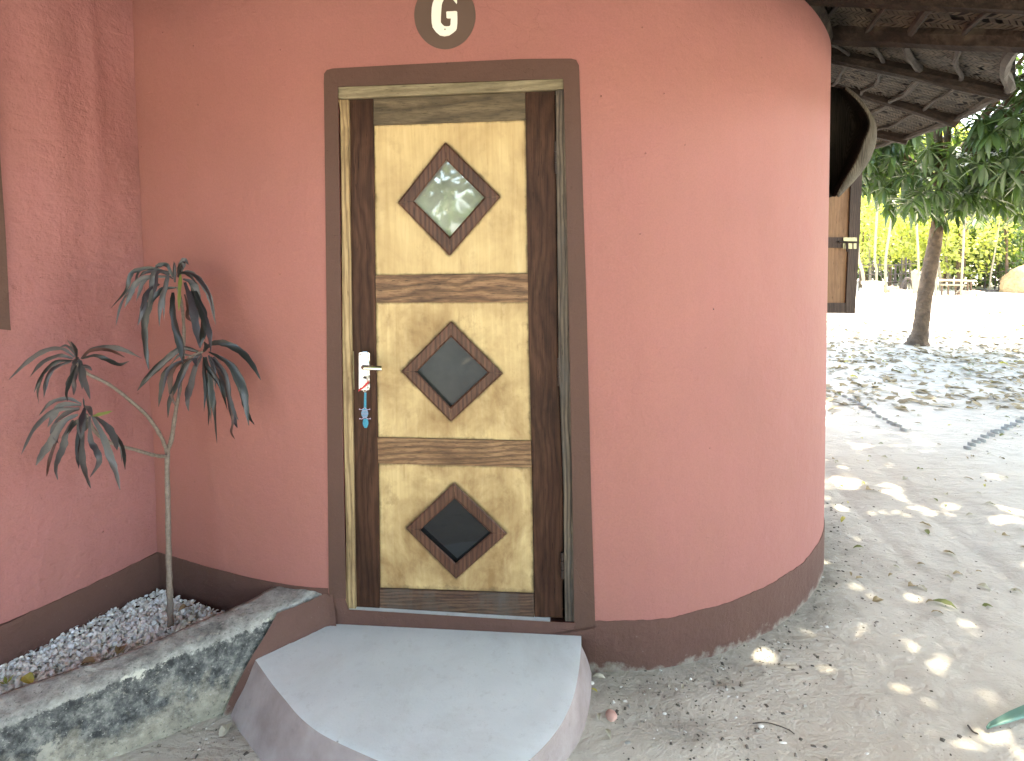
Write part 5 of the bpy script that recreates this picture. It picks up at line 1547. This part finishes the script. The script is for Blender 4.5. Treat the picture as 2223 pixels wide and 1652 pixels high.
# stick table
TB = thing('stick_table', 'rustic table of sticks behind the thin pole', 'table', at(2080, 18.3))
mb = MB()
for k_ in range(7):
    y_ = 18.0 + k_ * .09
    a, b = U(2029 + k_ % 3, 609, 18.0), U(2119 - k_ % 2 * 3, 610.5, 18.0)
    mb = MB(); mb.tube([Vector((a.x, y_, a.z)), Vector(((a.x + b.x) / 2, y_, (a.z + b.z) / 2 + .01)), Vector((b.x, y_, b.z))], .03, 6, True, .1, k_); mb.build('slat', m_pale if k_ < 2 else m_bark, TB)
for px in (2045, 2059, 2075, 2101, 2108):
    for y_ in ((18.05,) if px != 2108 else (18.05, 18.5)):
        a = U(px, 609, y_); b = Vector((a.x, y_, -.02)); mb = MB(); mb.tube([b, a], .028, 6); mb.build('leg', m_bark, TB)
a, b = U(2042, 618, 18.0), U(2093, 619, 18.0); mb = MB(); mb.tube([a, b], .03, 6); mb.build('cross_bar', m_pale, TB)
a, b = U(2075, 637, 18.0), U(2092, 622, 18.0); mb = MB(); mb.tube([a, b], .025, 6); mb.build('brace', m_pale, TB)
# straw mound
mc = at(2232, 18.6)
v = []; f = []
for i in range(13):
    for j in range(28):
        a = 2 * math.pi * j / 28; el = math.pi / 2 * i / 12
        p = Vector((math.cos(a) * math.cos(el) * 0.75, math.sin(a) * math.cos(el) * 0.6, math.sin(el) * 0.9 - .03))
        p = p * (1 + 0.16 * noise.noise(p * 3.5) + .06 * noise.noise(p * 11))
        v.append(p + mc)
f = [(i * 28 + j, i * 28 + (j + 1) % 28, (i + 1) * 28 + (j + 1) % 28, (i + 1) * 28 + j) for i in range(12) for j in range(28)]
o = mesh('straw_mound', v, f, simple('straw', (0.46, 0.30, 0.15), .95, 0, .3, 12, .03, 30), origin=mc, smooth=True)
tag(o, 'straw coloured mound at the right edge of the yard', 'mound')

# ------------------------------------------------------------------ fallen leaves, edging, debris
def fl_mesh(name, c1, seed, L=1.0, W=.5):
    rr = random.Random(seed); v = []; n_ = 5
    for i in range(n_):
        u = i / (n_ - 1); hw = W * .5 * math.sin(math.pi * (u * .94 + .03)) * rr.uniform(.8, 1.2)
        z = .16 * math.sin(u * math.pi) * rr.uniform(.3, 1.3)
        v += [Vector((L * (u - .5), -hw, z + hw * rr.uniform(0, .8))), Vector((L * (u - .5), 0, z)), Vector((L * (u - .5), hw, z + hw * rr.uniform(0, .8)))]
    f = []
    for i in range(n_ - 1):
        a = 3 * i; f += [(a, a + 3, a + 4, a + 1), (a + 1, a + 4, a + 5, a + 2)]
    me = bpy.data.meshes.new(name); me.from_pydata([tuple(q) for q in v], [], f); me.materials.append(c1)
    return me
mf_b = leaf_mat('dry_brown_leaf', (0.15, 0.11, 0.065), (0.34, 0.26, 0.15), 0.1, .8)
mf_g = leaf_mat('dry_grey_leaf', (0.30, 0.27, 0.22), (0.48, 0.44, 0.36), 0.1, .8)
mf_y = leaf_mat('fallen_yellow_leaf', (0.38, 0.33, 0.06), (0.52, 0.45, 0.12), 0.2, .7)
mf_gr = leaf_mat('fallen_green_leaf', (0.10, 0.12, 0.04), (0.20, 0.21, 0.08), 0.2, .7)
FLM = {k_: [fl_mesh('fallen_leaf', m, s, 1, w) for s, w in ((1, .5), (2, .36), (3, .6))] for k_, m in (('dark', mf_b), ('pale', mf_g), ('yellow', mf_y), ('green', mf_gr))}
KW = {'dark': 'brown curled', 'pale': 'pale dry', 'yellow': 'yellow', 'green': 'greenish'}
def zone_of(kd, near, px, py, size_):
    big = ('large ' if size_ > .045 else 'small ') if near else ('large ' if size_ > .10 else 'small ')
    if near:
        a_ = 'close to the hut wall' if px < 1910 else ('in the middle of the path' if px < 2070 else 'toward the right edge')
        b_ = 'beyond the edging rows' if py < 920 else ('level with the edging rows' if py < 1010 else ('just nearer than the edging rows' if py < 1130 else 'on the open near sand'))
    else:
        a_ = 'left of the mango trunk' if px < 1975 else ('right of the mango trunk' if px > 2110 else 'at the foot of the mango trunk')
        b_ = ('behind the others beside the wall' if py < 725 else ('midway beside the wall' if py < 770 else 'nearest us beside the wall')) if px < 1870 else ('beyond the trunk base' if py < 748 else ('just before the trunk base' if py < 785 else 'well before the trunk base'))
    lab = '%s%s leaf %s, %s' % (big, KW[kd], b_, a_)
    return lab, lab.replace(' leaf ', ' leaves ')
rnd = random.Random(31)
def put_leaf(x, y, kind_, size, label, group, rot=None, var=None):
    o = bpy.data.objects.new('fallen_leaf', FLM[kind_][rnd.randrange(3) if var is None else var]); COL.objects.link(o)
    o.location = (x, y, gz(x, y) + .004); o.scale = (size,) * 3
    o.rotation_euler = (rnd.uniform(-.25, .25), rnd.uniform(-.25, .25), rnd.uniform(0, 6.28) if rot is None else rot)
    tag(o, label, 'leaf', group)
    return o
for i in range(215):
    near = i < 105
    while True:
        px = rnd.uniform(1806, 2222); py = rnd.uniform(820, 1330) if near else rnd.uniform(690, 820)
        if near and rnd.random() < (py - 820) / 620: continue
        p = G(px, py)
        if dist_wall(p.x, p.y) > .12: break
    kd = rnd.choices(['dark', 'pale', 'yellow', 'green'], [.38, .42, .07, .13])[0]
    size_ = rnd.uniform(.028, .062) if near else rnd.uniform(.07, .13)
    put_leaf(p.x, p.y, kd, size_, *zone_of(kd, near, px, py, size_))
# litter further out as one scatter
lb_ = MB()
for i in range(2500):
    px = rnd.uniform(1795, 2240); py = 640 + 250 * rnd.random() ** 1.3
    if py < 700 and rnd.random() < .7 and not (px > 2130): continue
    if py > 790 and rnd.random() < .5: continue
    p = G(px, py)
    if dist_wall(p.x, p.y) < .1: continue
    s_ = rnd.uniform(.03, .085); a = rnd.uniform(0, 6.28)
    u = Vector((math.cos(a), math.sin(a), rnd.uniform(-.3, .3))) * s_; w = Vector((-math.sin(a), math.cos(a), rnd.uniform(-.4, .4))) * s_ * rnd.uniform(.25, .5)
    c = Vector((p.x, p.y, gz(p.x, p.y) + .012))
    lb_.add([c - u, c - w, c + u, c + w + Vector((0, 0, .01))], [(0, 1, 3), (1, 2, 3)])
tag(lb_.build('leaf_litter', mf_b, recalc=False), 'scattered dry leaf litter under the mango tree', kind='stuff')

# path edging: flat round stones set on edge in two short rows
m_edge = simple('grey_edging_stone', (0.36, 0.36, 0.34), .7, 0, .25, 20, .003, 60)
ORD = ['first', 'second', 'third', 'fourth', 'fifth', 'sixth', 'seventh', 'eighth', 'ninth', 'tenth', 'eleventh', 'twelfth', 'thirteenth']
def edge_row(p0, p1, n_, size, lab, grp, seed):
    rr = random.Random(seed)
    for i in range(n_):
        t = i / (n_ - 1)
        px = p0[0] + (p1[0] - p0[0]) * t + rr.uniform(-2, 2); py = p0[1] + (p1[1] - p0[1]) * t + rr.uniform(-2, 2)
        p = G(px, py); p.z = gz(p.x, p.y)
        s_ = size * rr.uniform(.8, 1.15)
        ring = []; rb = []
        tilt = rr.uniform(.25, .5); az = rr.uniform(-.3, .3) + 2.2
        R3 = Matrix.Rotation(az, 3, 'Z') @ Matrix.Rotation(tilt, 3, 'X')
        for k_ in range(10):
            a = 2 * math.pi * k_ / 10
            q = Vector((math.cos(a) * s_, math.sin(a) * s_ * .7, 0))
            ring.append(R3 @ (q + Vector((0, 0, .008))) + p + Vector((0, 0, .012)))
            rb.append(R3 @ (q * 1.04 - Vector((0, 0, .012))) + p + Vector((0, 0, .006)))
        mb = MB(); mb.prism(ring, rb)
        tag(mb.build('edging_stone', m_edge, origin=p), lab % ORD[i], 'stone', grp)
edge_row((1835, 862), (1962, 934), 13, .027, 'flat grey edging stone, %s from the hut end of the row nearer the hut', 'edging stones nearer the hut', 1)
edge_row((2098, 972), (2222, 910), 13, .031, 'flat grey edging stone, %s from the left in the row running to the right edge', 'edging stones at the right', 2)

# grit and chips
m_grit, nt, bs, out = new_mat('grit')
gi = nt.nodes.new('ShaderNodeNewGeometry')
nt.links.new(ramp(nt, gi.outputs['Random Per Island'], [(0, (0.10, 0.085, 0.07)), (.4, (0.22, 0.19, 0.16)), (.68, (0.36, 0.33, 0.29)), (.86, (0.62, 0.60, 0.56))], 'CONSTANT'), bs.inputs['Base Color'])
bs.inputs['Roughness'].default_value = .9
gb = MB()
def chip(x, y, s_):
    a = rnd.uniform(0, 6.28); c = Vector((x, y, gz(x, y)))
    u = Vector((math.cos(a), math.sin(a), 0)) * s_; w = Vector((-math.sin(a), math.cos(a), 0)) * s_ * rnd.uniform(.3, .9); h = Vector((0, 0, s_ * rnd.uniform(.25, .7)))
    gb.add([c - u - w * .6, c + u - w, c + u * .8 + w, c - u * .9 + w, c - u * .5 - w * .3 + h, c + u * .6 + h * .9, c + w * .5 + h], [(0, 1, 5, 4), (1, 2, 6, 5), (2, 3, 6), (3, 0, 4, 6), (4, 5, 6)])
for i in range(1600):
    k_ = rnd.random()
    if k_ < .52:      # at the foot of the curved wall
        q = RIGHT_PTS[rnd.randrange(0, 78)]; d_ = abs(rnd.gauss(0, .16)) + .01
        n_ = (q - Vector((0.4, 3.9, 0))).normalized(); p = q + n_ * d_ + Vector((rnd.uniform(-.05, .05), rnd.uniform(-.05, .05), 0))
        x, y = p.x, p.y
    elif k_ < .72:    # trodden soil beside the step
        x, y = rnd.gauss(.55, .22), rnd.gauss(1.92, .13)
        if x < .33: continue
    elif k_ < .82:
        x, y = rnd.gauss(-1.0, .12), rnd.gauss(1.80, .10)
    else:
        p = G(rnd.uniform(1500, 2223), rnd.uniform(900, 1660)); x, y = p.x, p.y
        if x < .35: continue
    if -0.9 < x < .33 and 1.5 < y < 2.3: continue
    chip(x, y, rnd.choice([.002, .0025, .003, .004, .005, .008]) * rnd.uniform(.7, 1.2))
tag(gb.build('grit', m_grit, recalc=False), 'grit and chips on the sand beside the wall and step', kind='stuff')

def blob(name, label, cat, px, py, sx, sy, sz, m, seed):
    p = G(px, py); p.z = gz(p.x, p.y)
    v = []; f = []
    for i in range(6):
        el = math.pi / 2 * i / 5
        for j in range(10):
            a = 2 * math.pi * j / 10
            q = Vector((math.cos(a) * math.cos(el) * sx, math.sin(a) * math.cos(el) * sy, math.sin(el) * sz - .003)) 
            v.append(p + q * (1 + .2 * noise.noise(q * 50 + Vector((seed, 0, 0)))))
    f = [(i * 10 + j, i * 10 + (j + 1) % 10, (i + 1) * 10 + (j + 1) % 10, (i + 1) * 10 + j) for i in range(5) for j in range(10)]
    tag(mesh(name, v, f, m, origin=p, smooth=True), label, cat)
m_pinkst = simple('pink_stone', (0.50, 0.30, 0.25), .8, 0, .15, 30)
m_shellw = simple('white_shell', (0.70, 0.68, 0.64), .6, 0, .08, 60)
blob('stone', 'rounded pink stone on the sand right of the step', 'stone', 1327, 1556, .022, .026, .014, m_pinkst, 1)
blob('stone', 'small pale green stone in the corner below the brown wall base', 'stone', 1284, 1482, .012, .010, .007, m_shellw, 2)
blob('shell', 'small white shell beside the thin curved twig', 'shell', 1651, 1576, .012, .010, .006, m_shellw, 3)
blob('shell', 'small white shell between the pink stone and the twig', 'shell', 1443, 1551, .009, .007, .005, m_shellw, 4)
blob('stone', 'flat grey pebble near the bottom right of the step', 'stone', 1364, 1612, .016, .010, .005, m_edge, 5)
blob('shell', 'white chip below the thin curved twig', 'shell', 1699, 1612, .016, .007, .005, m_shellw, 6)
# twigs and special leaves
mb = MB(); P = [G(x, y) for x, y in ((1634, 1573), (1660, 1571), (1688, 1576), (1712, 1585), (1725, 1594))]
for p in P: p.z = gz(p.x, p.y) + .004
mb.tube(cr(P, 4), .0018, 6); tag(mb.build('twig', m_twig, origin=P[0]), 'thin curved dark twig lying on the near sand', 'twig')
mb = MB(); P = [G(x, y) for x, y in ((2101, 1577), (2112, 1590), (2125, 1596))]
for p in P: p.z = gz(p.x, p.y) + .005
mb.tube(cr(P, 4), [.003] * 8 + [.001], 6); tag(mb.build('twig', m_twig, origin=P[0]), 'short dark twig left of the green palm blade', 'twig')
for (px, py, kd, s_, lab) in ((490, 1583, 'pale', .055, 'long pale dry leaf in the corner between kerb and step'), (2051, 1310, 'green', .09, 'olive three pointed dry leaf alone on the open sand'), (1888, 1068, 'dark', .07, 'dark curled leaf on the sand below the first edging row'),
                          (1300, 1473, 'pale', .05, 'crumpled greenish leaf at the foot of the brown wall base'), (1290, 1500, 'yellow', .03, 'tiny yellow leaf in the corner beside the step'), (1482, 1395 + 100, 'pale', .03, 'small cream scrap on the dark soil by the wall'),
                          (1320, 1595, 'pale', .045, 'crumpled grey leaf below the pink stone'), (1300, 1560, 'pale', .04, 'curled cream leaf touching the pink stone')):
    p = G(px, py); put_leaf(p.x, p.y, kd, s_, lab, None)
bed_leaf = [(262, 1402 + 10, 'dark', 'brown dead leaf lying on the shells left of the stem'), (190, 1440, 'dark', 'dead leaf on the shells near the dark hollow of the kerb'), (403, 1322, 'dark', 'reddish brown dead leaf on the shells right of the stem'), (60, 1478, 'yellow', 'yellowish leaf on the shells at the left end')]
for (px, py, kd, lab) in bed_leaf:
    p = G(px, py, .15); o = put_leaf(p.x, p.y, kd, .06, lab, None); o.location.z = .152
# green palm blade at the lower right edge
PBm = leaf_mat('fresh_palm_blade', (0.10, 0.22, 0.17), (0.16, 0.30, 0.24), .15, .4, 20)
P = [(2143, 1590), (2152, 1586), (2175, 1580), (2200, 1573), (2240, 1562), (2300, 1548), (2420, 1530)]
hwp = [.002, .006, .011, .015, .019, .022, .022]
v = []
C2 = [G(x, y) for x, y in P]
for i, p in enumerate(C2):
    t = (C2[min(i + 1, 6)] - C2[max(i - 1, 0)]).normalized(); w = Vector((-t.y, t.x, 0)); z = .012 + .006 * i
    v += [p + w * hwp[i] + Vector((0, 0, z + .006)), p + w * hwp[i] * .4 + Vector((0, 0, z - .002)), p - w * hwp[i] * .2 + Vector((0, 0, z + .004)), p - w * hwp[i] + Vector((0, 0, z))]
f = [(i * 4 + k_, (i + 1) * 4 + k_, (i + 1) * 4 + k_ + 1, i * 4 + k_ + 1) for i in range(6) for k_ in range(3)]
o = mesh('palm_blade', v, f, PBm, origin=C2[0], smooth=True)
th = o.modifiers.new('thick', 'SOLIDIFY'); th.thickness = .002
tag(o, 'fresh blue green palm blade lying at the lower right edge', 'leaf')
# small weed in the shell bed
p = G(14, 1485, .14)
WD = thing('weed', 'tiny green weed sprouting among the shells at the left edge', 'plant', p)
for k_ in range(5):
    a = k_ * 1.25; d_ = Vector((math.cos(a), math.sin(a), .8)).normalized() * .03; w = d_.cross(Vector((0, 0, 1))).normalized() * .006
    mesh('leaf', [p, p + d_ * .5 - w, p + d_, p + d_ * .5 + w], [(0, 1, 2, 3)], m_bush, WD, recalc=False)
